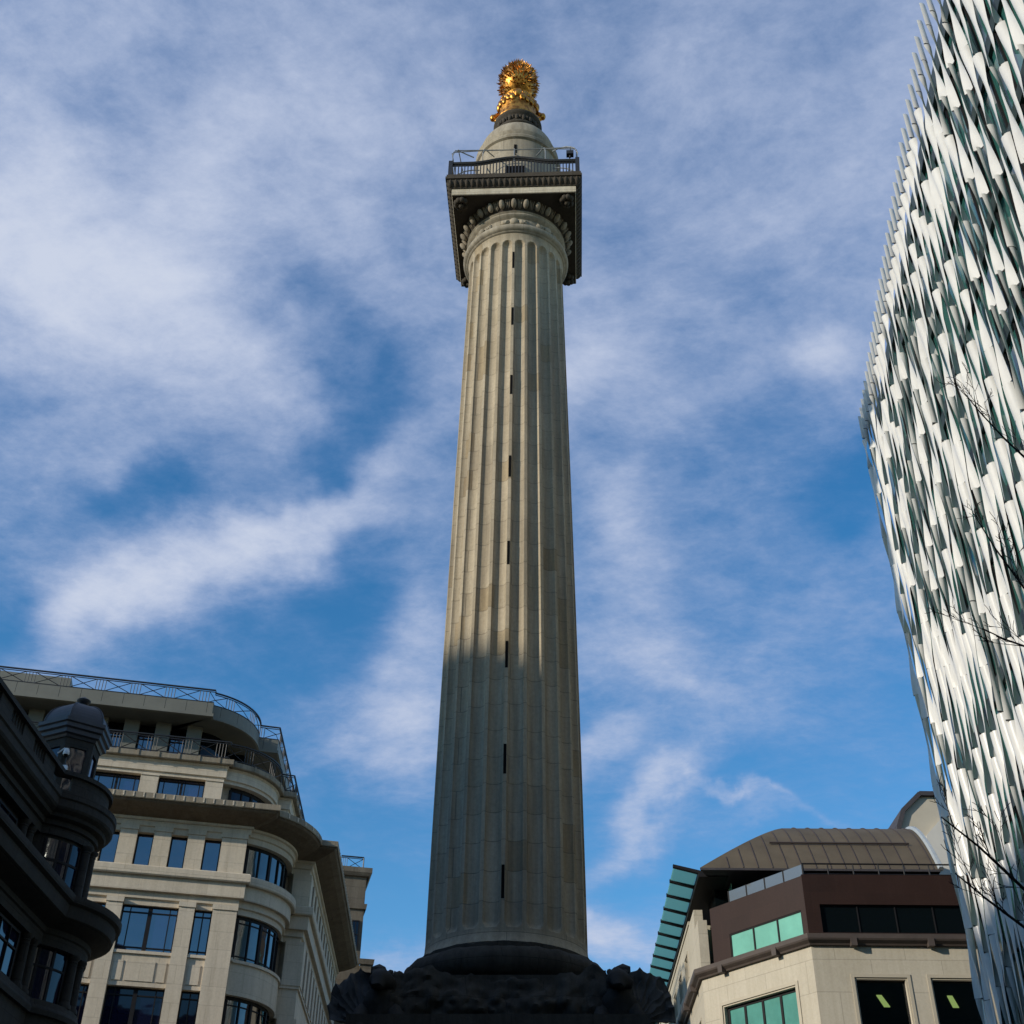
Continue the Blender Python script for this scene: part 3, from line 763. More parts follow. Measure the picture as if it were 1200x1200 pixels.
# frame: s along the front (0 at the corner, minus to the left), d outwards, z up, in facade modules of 1.15 m
beige = thing('office_building', 'beige limestone office block with curved corner bays, deep cornice and roof terrace railings', 'building', (-16, 66, 0))
DC = (-0.9, -3.15)
SD = Vector((0.167, -0.986))                                      # the side street wall runs this way
def side_pt(p, t): return (p[0] + SD.x * t, p[1] + SD.y * t)
SIDE_L = 17.5
def plan(r=3.05, ctr=DC, x0=-19.0, front=0.0, pil=0.86, L_=SIDE_L, a1=-6, sc=0.03):
    a0 = math.degrees(math.acos((sc - ctr[0]) / r))
    A = arc(ctr, r, a0, a1, 14)
    pts = [(x0, front), (sc - 0.03, front), (sc - 0.02, A[0][1] + 0.01)] + A
    e = A[-1]; p1 = (e[0] + 0.02, e[1] - 0.04); p2 = (e[0] + pil, e[1] - 0.08)
    return pts + [p1, p2, side_pt(p2, L_)], p2
main, P2 = plan()
wall = MB(FB)
wall.band(main, [(-0.62, -0.02), (-0.55, -0.02), (-0.55, 22.6), (-0.62, 22.6)])
wall.prism([(p[0] - 0.0, p[1]) for p in plan(front=-0.7, r=2.4, sc=-0.5)[0]] + [(-19, -22)], 22.4, 22.6)
# bands of stone between the storeys
lev = [(-0.5, 1.6), (5.15, 6.5), (8.55, 9.9), (12.0, 13.4), (15.52, 16.9)]
for z0, z1 in lev:
    wall.band(main, [(-0.57, z0), (-0.12, z0), (-0.12, z1 - 0.12), (-0.04, z1 - 0.12), (-0.04, z1), (-0.57, z1)])
wall.band(main, [(-0.57, 18.80), (-0.22, 18.80), (-0.22, 19.02), (-0.12, 19.06), (-0.12, 19.34), (0.06, 19.34), (0.06, 19.95), (-0.57, 19.95)])
wall.band(main, [(-0.57, 21.88), (-0.10, 21.88), (-0.10, 22.12), (-0.02, 22.16), (-0.02, 22.36), (0.08, 22.40), (0.08, 22.50), (-0.57, 22.50)])
wall_o = wall.build('wall', M_BEIGE, beige)
sl = MB(FB); sl.band(main, [(-0.57, 19.953), (0.20, 19.953), (0.24, 20.0), (0.24, 20.30), (0.16, 20.36), (-0.57, 20.38)]); sl.build('string_course', M_BEIGE, beige)
co = MB(FB)
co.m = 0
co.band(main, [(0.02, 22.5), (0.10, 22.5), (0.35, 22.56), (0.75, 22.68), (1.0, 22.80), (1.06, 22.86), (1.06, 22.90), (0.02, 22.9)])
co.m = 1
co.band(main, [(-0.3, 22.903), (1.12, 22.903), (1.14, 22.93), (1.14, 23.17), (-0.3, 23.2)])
dn = co; co.m = 2
mp = [Vector(p) for p in main]
def walk(path, step, start=0.0):
    P = [Vector(p) for p in path]; out = []; acc = -start
    for i in range(len(P) - 1):
        l = (P[i + 1] - P[i]).length; u = (P[i + 1] - P[i]).normalized(); n = Vector((-u.y, u.x))
        s = -acc if acc < 0 else 0
        s = (-acc) % step if i else start
        while s < l:
            out.append((P[i] + u * s, u, n)); s += step
        acc += l
    return out
for p, u, n in walk(main, 0.42):
    for k in (0,):
        q = p + n * 1.14
        a = q - u * 0.03; b = q + u * 0.03; a2 = a + n * 0.02; b2 = b + n * 0.02
        dn.add([(a.x, a.y, 22.95), (b.x, b.y, 22.95), (b2.x, b2.y, 22.95), (a2.x, a2.y, 22.95), (a.x, a.y, 23.15), (b.x, b.y, 23.15), (b2.x, b2.y, 23.15), (a2.x, a2.y, 23.15)],
               [(0, 3, 2, 1), (4, 5, 6, 7), (0, 1, 5, 4), (1, 2, 6, 5), (2, 3, 7, 6), (3, 0, 4, 7)])
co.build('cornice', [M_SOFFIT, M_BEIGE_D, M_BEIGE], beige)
def pilaster(s0, s1, z0, z1, d0=-0.56, d1=0.0, cap=True, front=0.0):
    p = MB(FB)
    p.box(s0, s1, d0 + front, d1 + front, z0, z1)
    if cap:
        p.box(s0 - 0.03, s1 + 0.03, d0 + front, d1 + front + 0.05, z1, z1 + 0.2)
    return p.build('pilaster', M_BEIGE, beige)
# storey A: even windows
for i in range(11):
    s1 = -0.14 if i == 0 else -1.93 - 1.42 * (i - 1)
    s0 = -1.21 if i == 0 else s1 - 0.72
    pilaster(s0, s1, 20.385, 21.93)
    ws = s0 - 0.70 if i else s0 - 0.72
    window(FB, s0 - 0.72 if i == 0 else s0 - 0.70, s0, -0.42, 20.39, 21.88, [], [], M_GLASS_B, beige, edge=0.06)
# storeys B and below: wide and narrow bays
bays = []
s = -0.14; first = True
edges = [(-1.14, -0.14), (-2.52, -1.88), (-5.46, -4.81), (-7.55, -6.9), (-10.5, -9.85), (-12.6, -11.95), (-15.5, -14.85)]
for z0, z1, low in ((16.905, 18.80, False), (13.405, 15.52, False), (9.905, 12.0, True), (6.505, 8.55, True), (1.605, 5.15, True)):
    for k, (a, b) in enumerate(edges):
        pilaster(a, b, z0 - (1.40 if z0 > 5 else 0) + 0.003 , z1 + (0.0 if z0 > 16 else 0.0) , cap=(z0 > 16))
        if k + 1 < len(edges):
            w0, w1 = edges[k + 1][1], a
            if low and k > 3: continue
            wide = w1 - w0 > 1.2
            gm = M_GLASS_B if z0 > 16 else M_GLASS_D
            window(FB, w0, w1, -0.42, z0 + 0.01, z1 - 0.005, [(0.15, 0.04), (0.5, 0.17), (0.85, 0.04)] if wide else [(0.5, 0.05)], [0.1, 0.86], gm, beige)
def relief(x0, x1, zz):                                           # a raised panel below a window
    p = MB(FB); p.box(x0, x1, -0.12, -0.085, zz, zz + 0.78); p.build('relief_panel', M_BEIGE, wall_o)
for zz in (15.72, 12.2, 8.75):
    for k in range(len(edges) - 1):
        w0, w1 = edges[k + 1][1] + 0.06, edges[k][0] - 0.06
        if w1 - w0 > 1.2:
            L_ = w1 - w0
            relief(w0 + 0.05, w0 + L_ * 0.19, zz); relief(w0 + L_ * 0.25, w0 + L_ * 0.77, zz); relief(w0 + L_ * 0.82, w1 - 0.05, zz)
        else: relief(w0 + 0.08, w1 - 0.08, zz)
# curved bay windows at the corner
def bay_window(ctr, r, a0, a1, z0, z1, n, gl=M_GLASS_C, bars=True):
    f = MB(FB)
    f.band(arc(ctr, r, a0, a1, 20), [(-0.05, z0), (0.03, z0), (0.03, z0 + 0.09), (-0.05, z0 + 0.09)])
    f.band(arc(ctr, r, a0, a1, 20), [(-0.05, z1 - 0.14), (0.03, z1 - 0.14), (0.03, z1), (-0.05, z1)])
    if bars:
        for t in (0.12, 0.84):
            zz = z0 + (z1 - z0) * t
            f.band(arc(ctr, r, a0, a1, 20), [(-0.02, zz - 0.025), (0.025, zz - 0.025), (0.025, zz + 0.025), (-0.02, zz + 0.025)])
    for i in range(n + 1):
        a = a0 + (a1 - a0) * i / n; w = 1.3 if i % 2 == 0 else 0.6
        f.band(arc(ctr, r + 0.004, a - w, a + w, 2), [(-0.06, z0 + 0.08), (0.04, z0 + 0.08), (0.04, z1 - 0.13), (-0.06, z1 - 0.13)])
    o = f.build('bay_window', M_FRAME, beige)
    p = MB(FB); p.band(arc(ctr, r, a0, a1, 28), [(-0.012, z0 + 0.02), (0.0, z0 + 0.02), (0.0, z1 - 0.02), (-0.012, z1 - 0.02)]); p.build('pane', gl, o, smooth=30)
for z0, z1, bars in ((20.39, 21.88, False), (16.91, 18.80, True), (13.41, 15.52, True), (9.91, 12.0, True)):
    bay_window(DC, 2.66, 72, -6, z0, z1, 6, M_GLASS_C, bars)
# pier between the bay and the side street
pr_pts = [main[-3], main[-2], side_pt(main[-2], 0.8), (main[-3][0] - 0.3, main[-3][1] - 0.8)]
for z0, z1 in ((20.385, 21.88), (16.905, 18.80), (13.405, 15.52), (9.905, 12.0), (6.505, 8.55), (1.605, 5.15)):
    pr = MB(FB); pr.prism(pr_pts[::-1], z0, z1); pr.build('corner_pier', M_BEIGE, beige)
# side street wall
FS_ang = math.atan2(SD.y, SD.x)
FS = FB @ Matrix.Translation((main[-2][0], main[-2][1], 0)) @ Matrix.Rotation(FS_ang, 4, 'Z')
for i in range(12):
    t = 0.8 + i * 1.42
    for z0, z1 in ((20.385, 21.88), (16.905, 18.80), (13.405, 15.52)):
        window(FS, t, t + 0.72, -0.4, z0 + 0.005, z1 - 0.005, [], [] if z0 > 20 else [0.85], M_GLASS_D, beige)
        p = MB(FS); p.box(t + 0.72, t + 1.42, -0.56, 0.0, z0, z1); p.build('pilaster', M_BEIGE, beige)
# set-back upper storey
UC = (-1.9, -3.9)
up, UP2 = plan(r=2.92, ctr=UC, front=-0.8, pil=0.6, L_=14, a1=4, sc=-1.45)
uw = MB(FB)
uw.band(up, [(-0.6, 22.6), (-0.5, 22.6), (-0.5, 25.2), (-0.6, 25.2)])
uw.band(up, [(-0.52, 23.2), (0.0, 23.2), (0.0, 23.85), (-0.52, 23.85)])
uw.band(up, [(-0.52, 24.86), (-0.08, 24.86), (-0.08, 25.0), (0.0, 25.03), (0.0, 25.45), (0.06, 25.5), (0.06, 25.56), (-0.52, 25.56)])
uw.build('upper_wall', M_BEIGE, beige)
ul = MB(FB); ul.band(up, [(-0.6, 25.563), (0.22, 25.563), (0.25, 25.6), (0.25, 25.82), (0.1, 25.86), (-0.6, 25.86)])
for p, u, n in walk(up, 0.9):
    q = p + n * 0.252
    a = q - u * 0.05; b = q + u * 0.05
    ul.add([(a.x, a.y, 25.58), (b.x, b.y, 25.58), (b.x, b.y, 25.84), (a.x, a.y, 25.84), (a.x + n.x * .03, a.y + n.y * .03, 25.58), (b.x + n.x * .03, b.y + n.y * .03, 25.58), (b.x + n.x * .03, b.y + n.y * .03, 25.84), (a.x + n.x * .03, a.y + n.y * .03, 25.84)],
           [(0, 3, 2, 1), (4, 5, 6, 7), (0, 1, 5, 4), (1, 2, 6, 5), (2, 3, 7, 6), (3, 0, 4, 7)])
ul.build('terrace_ledge', M_BEIGE_D, beige)
for i in range(6):
    s1 = -1.57 - i * 2.84; s0 = s1 - 0.78
    pilaster(s0, s1, 23.853, 24.78, front=-0.8, d0=-0.5, cap=False)
    pilaster(s0 - 0.02, s1 + 0.02, 24.783, 24.857, front=-0.8, d0=-0.5, d1=0.04, cap=False)
    window(FB, s0 - 2.06, s0, -1.2, 23.86, 24.86, [(0.12, 0.04), (0.43, 0.04), (0.5, 0.1), (0.57, 0.04), (0.88, 0.04)], [0.85], M_GLASS_B, beige)
    bal = None
bay_window(UC, 2.5, 74, -2, 23.86, 24.86, 6, M_GLASS_D, True)
pr = MB(FB); pr.prism([up[-3], up[-2], side_pt(up[-2], 6.0), (up[-3][0] - 0.3, up[-3][1] - 6.0)][::-1], 23.853, 24.86); pr.build('corner_pier', M_BEIGE, beige)
r1 = xrail(FB, [(p[0], p[1] + 0.12) for p in plan(r=2.95, ctr=UC, front=-0.78, pil=0.6, L_=13, a1=4, sc=-1.45)[0]], 25.87, 26.7, 1.55, 0.04)
r1.build('terrace_railing', M_IRON, beige)
# attic and oversailing roof
RC = (-3.4, -4.0)
at_, AT2 = plan(r=2.0, ctr=RC, front=-2.0, pil=0.8, L_=12, a1=-4, sc=-3.0)
aw = MB(FB); aw.band(at_, [(-0.4, 25.7), (-0.3, 25.7), (-0.3, 27.9), (-0.4, 27.9)]); aw.build('attic_wall', M_GLASS_N, beige)
for i in range(8):
    s1 = -2.95 - i * 1.43
    p = MB(FB); p.box(s1 - 0.68, s1, -2.3, -1.8, 25.86, 27.87); p.build('pilaster', M_PANEL, beige)
    window(FB, s1 - 1.40, s1 - 0.69, -2.2, 25.9, 27.4, [(0.35, 0.03), (0.65, 0.03)], [0.8], M_GLASS_B, beige, edge=0.05)
roofp, RP2 = plan(r=3.1, ctr=RC, front=-0.72, pil=0.95, L_=13, a1=2, sc=-2.55)
rf = MB(FB)
rf.band(roofp, [(-2.2, 27.87), (0.0, 27.87), (0.08, 27.9), (0.08, 28.05), (0.0, 28.08), (0.0, 28.62), (-2.2, 28.62)])
for p, u, n in walk(roofp, 0.95):                                 # panel joints
    q = p + n * 0.001
    a = q - u * 0.008; b = q + u * 0.008
    rf.m = 1; rf.add([(a.x, a.y, 28.09), (b.x, b.y, 28.09), (b.x, b.y, 28.61), (a.x, a.y, 28.61)], [(0, 1, 2, 3)]); rf.m = 0
rf.build('roof_slab', [M_PANEL, M_FRAME], beige)
xrail(FB, [(p[0], p[1] - 0.06) for p in roofp], 28.62, 29.32, 1.6, 0.045).build('roof_railing', M_IRON, beige)
ph = MB(FB); ph.box(-19, -9.5, -8, -3.0, 27.5, 30.25); ph.box(-9.5, -5.5, -8, -4.2, 27.5, 29.5); ph.build('penthouse', M_PANEL, beige)
xrail(FS, [(5, 0.9), (16, 0.9)], 23.2, 23.95, 1.6, 0.04).build('side_railing', M_IRON, beige)

# ------------------------------------------------------------------ the block beyond, down the side street
far = thing('stone_block', 'stepped stone roof corner rising behind the beige office down the side street', 'building', (-3.2, 88, 0))
fb = MB(FB)
fb.box(3.0, 7.25, -30, -21.9, -1.0, 28.6); fb.build('wall', M_FAR, far)
fb = MB(FB); fb.band([(3.0, -21.9), (7.25, -21.9), (7.25, -30)], [(-0.2, 28.603), (0.18, 28.603), (0.3, 28.8), (0.3, 29.1), (-0.2, 29.1)])
fb.band([(3.0, -21.9), (7.25, -21.9), (7.25, -30)], [(-0.1, 26.6), (0.12, 26.6), (0.16, 26.9), (-0.1, 26.9)])
fb.build('cornice', M_FAR, far)
fb = MB(FB); fb.box(7.27, 7.95, -30, -21.7, -1, 23.3); fb.band([(7.0, -21.7), (7.95, -21.7), (7.95, -30)], [(-0.1, 23.303), (0.1, 23.303), (0.14, 23.6), (-0.1, 23.6)]); fb.build('side_wing', M_FAR, far)
for i, (a, b) in enumerate(((5.9, 6.35), (6.6, 7.05))):
    window(FB, a, b, -21.89, 24.2, 25.9, [(0.5, 0.04)], [0.5], M_GLASS_D, far)
xrail(FB, [(5.6, -22.1), (7.0, -22.1)], 29.1, 29.9, 1.4, 0.05).build('railing', M_IRON, far)

# ------------------------------------------------------------------ dark stone building with the domed turret (far left)
KD = 1.154
GF = Matrix.Translation(Vector((-13.6 * KD, 36 * KD, 1.6 * (1 - KD)))) @ Matrix.Rotation(rad(-1.0), 4, 'Z') @ Matrix(((0, 1, 0), (1, 0, 0), (0, 0, 1))).to_4x4() @ Matrix.Scale(KD, 4)
# frame: s forward along the street, d out over the street, z up
old = thing('corner_building', 'shadowed grey stone building with paired columns and a domed corner turret', 'building', (-17, 41, 0))
TC = (1.4, -1.1)
def tplan(dwall, r, s0=-46.0, a1=-60):
    # street wall, then the round turret
    dd = dwall - TC[1]
    h = math.sqrt(max(0.01, r * r - dd * dd)) if abs(dd) < r else 0.05
    a0 = math.degrees(math.atan2(dd, -h)) if abs(dd) < r else 90
    return [(s0, dwall)] + arc(TC, r, a0, a1, 26)
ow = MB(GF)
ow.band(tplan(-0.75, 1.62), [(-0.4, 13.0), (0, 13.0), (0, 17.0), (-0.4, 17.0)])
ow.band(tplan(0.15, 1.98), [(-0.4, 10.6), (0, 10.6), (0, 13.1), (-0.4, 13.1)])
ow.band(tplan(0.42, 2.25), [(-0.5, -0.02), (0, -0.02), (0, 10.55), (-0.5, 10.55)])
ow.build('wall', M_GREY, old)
oc = MB(GF)
pth = tplan(-0.45, 1.72)
oc.band(pth, [(-0.5, 15.75), (0.0, 15.75), (0.0, 16.0), (0.08, 16.03), (0.08, 16.18), (0.25, 16.24), (0.28, 16.34), (0.40, 16.42), (0.45, 16.5), (0.45, 16.72), (0.5, 16.76), (0.5, 16.94), (-0.5, 16.97)])
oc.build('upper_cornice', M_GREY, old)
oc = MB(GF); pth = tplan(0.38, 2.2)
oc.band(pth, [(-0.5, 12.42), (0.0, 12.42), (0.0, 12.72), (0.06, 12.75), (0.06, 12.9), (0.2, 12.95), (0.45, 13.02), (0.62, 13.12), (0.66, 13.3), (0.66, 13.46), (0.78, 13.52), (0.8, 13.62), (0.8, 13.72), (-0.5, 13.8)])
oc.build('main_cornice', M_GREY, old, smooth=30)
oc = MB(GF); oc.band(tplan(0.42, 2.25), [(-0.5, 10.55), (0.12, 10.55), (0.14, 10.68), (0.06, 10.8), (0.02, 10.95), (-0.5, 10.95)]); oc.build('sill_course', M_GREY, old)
# parapet with balusters
pp = MB(GF)
pth = tplan(-0.2, 1.85)
pp.band(pth, [(-0.2, 16.973), (0.06, 16.973), (0.06, 17.12), (-0.2, 17.12)])
pp.band(pth, [(-0.24, 17.6), (0.1, 17.6), (0.1, 17.74), (-0.24, 17.76)])
pp.band(arc(TC, 1.85, 140, -60, 26), [(-0.16, 17.123), (0.0, 17.123), (0.0, 17.6), (-0.16, 17.6)])
for s in [-0.9 - 1.9 * i for i in range(22)]:
    pp.box(s - 0.9, s + 0.02, -0.38, -0.2, 17.123, 17.6)
pp.build('parapet', M_GREY, old)
for i in range(12):
    for k in range(4):
        bl = MB(GF); bl.lathe([(0.05, 17.12), (0.075, 17.25), (0.04, 17.4), (0.06, 17.6)], 6, (-0.9 - 1.9 * i - 0.98 - 0.2 * k, -0.29)); bl.build('baluster', M_GREY, old)
# paired half columns, two storeys, on the wall and round the turret
def half_col(x, y, z0, z1, r=0.15):
    c = MB(GF)
    c.lathe([(r * 1.35, z0), (r * 1.35, z0 + 0.1), (r * 1.05, z0 + 0.16), (r, z0 + 0.2), (r * 0.88, z1 - 0.2), (r * 1.0, z1 - 0.18), (r * 0.9, z1 - 0.14), (r * 1.3, z1 - 0.06), (r * 1.3, z1)], 16, (x, y))
    c.build('column', M_GREY, old, smooth=40)
def old_win(F, s0, s1, d, z0, z1):
    return window(F, s0, s1, d, z0, z1, [(0.33, 0.03), (0.66, 0.03)], [0.62], M_GLASS_D, old, edge=0.07)
for i in range(9):
    s = -0.55 - 3.4 * i
    for q in (s, s - 0.55):
        half_col(q, -0.62, 13.8, 15.75); half_col(q, 0.26, 10.95, 12.42)
    old_win(GF, s - 3.1, s - 0.95, -0.72, 13.9, 15.6)
    old_win(GF, s - 3.1, s - 0.95, 0.17, 11.05, 12.35)
for a in (101, 87, 32, 18):
    half_col(TC[0] + 1.74 * math.cos(rad(a)), TC[1] + 1.74 * math.sin(rad(a)), 13.8, 15.75)
    half_col(TC[0] + 2.1 * math.cos(rad(a)), TC[1] + 2.1 * math.sin(rad(a)), 10.95, 12.42)
def turret_win(r, a0, a1, z0, z1):
    f = MB(GF); 
    for t in (0, 0.33, 0.66, 1):
        a = a0 + (a1 - a0) * t; f.band(arc(TC, r, a + 1.2, a - 1.2, 2), [(-0.02, z0), (0.05, z0), (0.05, z1), (-0.02, z1)])
    f.band(arc(TC, r, a0, a1, 8), [(-0.02, z0 + (z1 - z0) * .62), (0.05, z0 + (z1 - z0) * .62), (0.05, z0 + (z1 - z0) * .66), (-0.02, z0 + (z1 - z0) * .66)])
    o = f.build('window', M_FRAME, old)
    p = MB(GF); p.band(arc(TC, r, a0, a1, 10), [(0.008, z0), (0.02, z0), (0.02, z1), (0.008, z1)]); p.build('pane', M_GLASS_D, o, smooth=30)
for a0, a1 in ((150, 107), (80, 38)):
    turret_win(1.625, a0, a1, 13.9, 15.65); turret_win(1.985, a0, a1, 11.0, 12.4)
# the lantern and its dome
LC = (1.95, -0.95)
def hexa(r, rot=0.0): return [(LC[0] + r * math.cos(rad(90 - (-65 + 60 * k)) + 0 * rot), LC[1] + r * math.sin(rad(90 - (-65 + 60 * k)))) for k in range(6)]
def hexs(r):   # counted so that outward is left
    return [(LC[0] + r * math.cos(rad(175 - 60 * k)), LC[1] + r * math.sin(rad(175 - 60 * k))) for k in range(6)]
lt = MB(GF)
H = hexs(0.92)
for k in range(6):
    a = Vector(H[k]); b = Vector(H[(k + 1) % 6]); u = (b - a).normalized(); n = Vector((-u.y, u.x)); l = (b - a).length
    for (t0, t1) in ((0.0, 0.2), (0.8, 1.0)):
        p0 = a + u * l * t0; p1 = a + u * l * t1; q0 = p0 - n * 0.12; q1 = p1 - n * 0.12
        lt.prism([(p0.x, p0.y), (p1.x, p1.y), (q1.x, q1.y), (q0.x, q0.y)][::-1], 17.0, 19.5)
    p0 = a + u * l * 0.2; p1 = a + u * l * 0.8; q0 = p0 - n * 0.12; q1 = p1 - n * 0.12
    lt.prism([(p0.x, p0.y), (p1.x, p1.y), (q1.x, q1.y), (q0.x, q0.y)][::-1], 19.2, 19.5)
lant = lt.build('lantern', M_GREY, old)
lp = MB(GF); lp.band(hexs(0.86), [(-0.02, 17.0), (0, 17.0), (0, 19.2), (-0.02, 19.2)], closed=True); lp.build('pane', M_GLASS_D, lant)
dm = MB(GF)
dm.band(hexs(0.9), [(-0.3, 19.5), (0.06, 19.5), (0.1, 19.58), (0.18, 19.62), (0.18, 19.76), (0.26, 19.8), (0.26, 19.93), (0.32, 19.97), (0.32, 20.1), (0.2, 20.14), (-0.3, 20.16)], closed=True)
prof = [(1.1 * math.cos(t) ** 0.8 + 0.0, 20.14 + 0.85 * math.sin(t)) for t in [PI / 2 * i / 10 for i in range(10)]] + [(0.12, 21.0)]
for k in range(6):
    a = rad(175 - 60 * k); b = rad(175 - 60 * (k + 1))
    vs = []; fs = []
    for r, z in prof:
        vs.append((LC[0] + r * math.cos(a), LC[1] + r * math.sin(a), z)); vs.append((LC[0] + r * math.cos(b), LC[1] + r * math.sin(b), z))
    for j in range(len(prof) - 1): fs.append((2 * j, 2 * j + 1, 2 * j + 3, 2 * j + 2))
    dm.add(vs, fs)
    dm.tube([(LC[0] + r * math.cos(a), LC[1] + r * math.sin(a), z + 0.01) for r, z in prof], 0.025, 5)
dome = dm.build('dome', M_LEAD, old)
fn = MB(GF); fn.lathe([(0.16, 20.96), (0.1, 21.02), (0.09, 21.14), (0.22, 21.2), (0.24, 21.27), (0.14, 21.34), (0.05, 21.38), (0.0, 21.44)], 16, LC); fn.build('finial', M_LEAD, dome, smooth=60)
# little things fixed to the old building
cam_loc = GF @ Vector((0.95, -0.72, 18.9))
cc = thing('security_camera', 'white dome security camera on a bracket beside the turret lantern', 'camera', cam_loc)
c = MB(Matrix.Translation(cam_loc)); c.tube([(-0.35, 0.1, 0.0), (-0.1, 0.0, 0.16), (0, 0, 0.12)], 0.03, 6); c.build('bracket', M_WHITE, cc)
c = MB(Matrix.Translation(cam_loc)); c.lathe([(0.0, 0.16), (0.08, 0.14), (0.11, 0.05), (0.12, -0.06), (0.10, -0.1)], 16); c.build('housing', M_WHITE, cc, smooth=50)
c = MB(Matrix.Translation(cam_loc)); c.lathe([(0.095, -0.1), (0.08, -0.15), (0.05, -0.19), (0, -0.2)], 14); c.build('lens_dome', M_GLASS_N, cc, smooth=60)
bl_ = GF @ Vector((0.95, -0.68, 18.3))
bx = thing('junction_box', 'pale box fixed on the turret below the white dome camera', 'box', bl_)
c = MB(Matrix.Translation(bl_)); c.box(-0.12, 0.12, -0.08, 0.08, -0.15, 0.15); c.build('case', M_WHITE, bx)
c = MB(Matrix.Translation(bl_)); c.tube([(0, 0.05, 0.2), (0, 0.05, 0.5)], 0.025, 6); c.build('conduit', M_IRON, bx)
dl = GF @ Vector((2.1, -2.35, 19.75))
ds_ = thing('satellite_dish', 'grey satellite dish beside the turret dome on the dark building', 'dish', dl)
c = MB(Matrix.Translation(dl) @ Matrix.Rotation(rad(50), 4, 'Y') @ Matrix.Rotation(rad(0), 4, 'X')); c.lathe([(0, -0.06), (0.18, -0.03), (0.32, 0.06), (0.33, 0.07), (0.18, -0.01), (0, -0.04)], 18); c.build('reflector', M_WHITE, ds_, smooth=50)
c = MB(Matrix.Translation(dl)); c.tube([(0, 0, 0), (-0.1, 0.05, -0.3), (-0.1, 0.05, -2.6)], 0.03, 6); c.build('mast', M_IRON, ds_)

# ------------------------------------------------------------------ cream building with the bronze vaulted roof (right)
K0 = Vector((15.12, 62.0, 0))
sb_ = thing('vaulted_building', 'cream stone building with red brown top storey, bronze vaulted roof and teal windows', 'building', (18, 68, 0))
def frame(p, az):
    u = Vector((math.sin(rad(az)), math.cos(rad(az)), 0))
    return u
# chamfer frame: s from the corner backwards to the left, d outwards
uc = frame(K0, -37); ncv = Vector((-uc.y, uc.x, 0)) * -1
ncv = Vector((-math.cos(rad(37)), -math.sin(rad(37)), 0))
FC = Matrix.Translation(K0) @ Matrix(((uc.x, ncv.x, 0), (uc.y, ncv.y, 0), (0, 0, 1))).to_4x4()
ur = Vector((1, -0.0175, 0)).normalized(); nr_ = Vector((ur.y, -ur.x, 0))
FR = Matrix.Translation(K0) @ Matrix(((ur.x, nr_.x, 0), (ur.y, nr_.y, 0), (0, 0, 1))).to_4x4()
CH = 7.62
K1 = K0 + uc * CH
ul_ = Vector((math.sin(rad(1.8)), math.cos(rad(1.8)), 0)); nl = Vector((-ul_.y, ul_.x, 0))
FL = Matrix.Translation(K1) @ Matrix(((ul_.x, nl.x, 0), (ul_.y, nl.y, 0), (0, 0, 1))).to_4x4()
K2 = K0 + ur * 24; K3 = K1 + ul_ * 34
def k2(v): return (v.x, v.y)
cplan = [k2(K3), k2(K1), k2(K0), k2(K2)]
# going this way the street is on the left of travel reversed, so use a flipped order
cpl = cplan
def off(path, d):   # path offset helper (outward positive)
    return path
cw = MB()
ROUT = [k2(K3), k2(K1), k2(K0), k2(K2)][::-1]
# stone walls with real window openings
def wall_holes(F, s0, s1, z0, z1, holes, d0, d1, mb):
    """wall slab from s0..s1, z0..z1 with rectangular openings"""
    xs = sorted({s0, s1, *[h[0] for h in holes], *[h[1] for h in holes]}); zs_ = sorted({z0, z1, *[h[2] for h in holes], *[h[3] for h in holes]})
    old_M = mb.M; mb.M = F
    for i in range(len(xs) - 1):
        j = 0
        while j < len(zs_) - 1:
            cx, cz = (xs[i] + xs[i + 1]) / 2, (zs_[j] + zs_[j + 1]) / 2
            if any(h[0] < cx < h[1] and h[2] < cz < h[3] for h in holes): j += 1; continue
            e = j
            while e + 1 < len(zs_) - 1 and not any(h[0] < cx < h[1] and h[2] < (zs_[e + 1] + zs_[e + 2]) / 2 < h[3] for h in holes): e += 1
            mb.box(xs[i], xs[i + 1], d0, d1, zs_[j], zs_[e + 1]); j = e + 1
    mb.M = old_M
ch_holes = [(1.25, 6.3, z, z + 2.25) for z in (16.95, 13.2, 9.4, 5.6)]
r_holes = [(1.9 + 3.69 * i, 4.47 + 3.69 * i, z, z + 2.55) for i in range(6) for z in (16.75, 13.0, 9.2, 5.4)]
l_holes = [(1.6 + 4.0 * i, 3.4 + 4.0 * i, z, z + 2.2) for i in range(7) for z in (16.95, 13.2, 9.4)] + [(6.0 + 4.0 * i, 7.6 + 4.0 * i, 22.6, 24.0) for i in range(6)]
wall_holes(FC, 0.002, CH, 0, 20.8, ch_holes, -0.5, 0, cw)
wall_holes(FR, 0.0, 24, 0, 20.8, r_holes, -0.5, 0, cw)
wall_holes(FL, 0, 34, 0, 20.8, l_holes, -0.5, 0, cw)
wall_holes(FL, 4.3, 34, 20.8, 25.1, l_holes, -0.5, -0.002, cw)
cw.M = FL; cw.box(4.3, 4.8, -2.4, -0.5, 20.8, 25.1)
cwo = cw.build('wall', M_CREAM, sb_)
tr = MB(FL); tr.box(4.22, 34, -0.56, 0.06, 25.1, 25.3); tr.M = Matrix(); tr.build('parapet_coping', M_CREAMTRIM, sb_)
def trim(F, h, mb, w=0.16, p=0.05):
    mb.M = F; s0, s1, z0, z1 = h
    mb.box(s0 - w, s0, -0.3, p, z0, z1 + w); mb.box(s1, s1 + w, -0.3, p, z0, z1 + w); mb.box(s0, s1, -0.3, p, z1, z1 + w)
    mb.box(s0 + 0.0, s0 + 0.08, -0.42, -0.02, z0, z1); mb.box(s1 - 0.08, s1, -0.42, -0.02, z0, z1); mb.box(s0 + 0.08, s1 - 0.08, -0.42, -0.02, z1 - 0.08, z1)
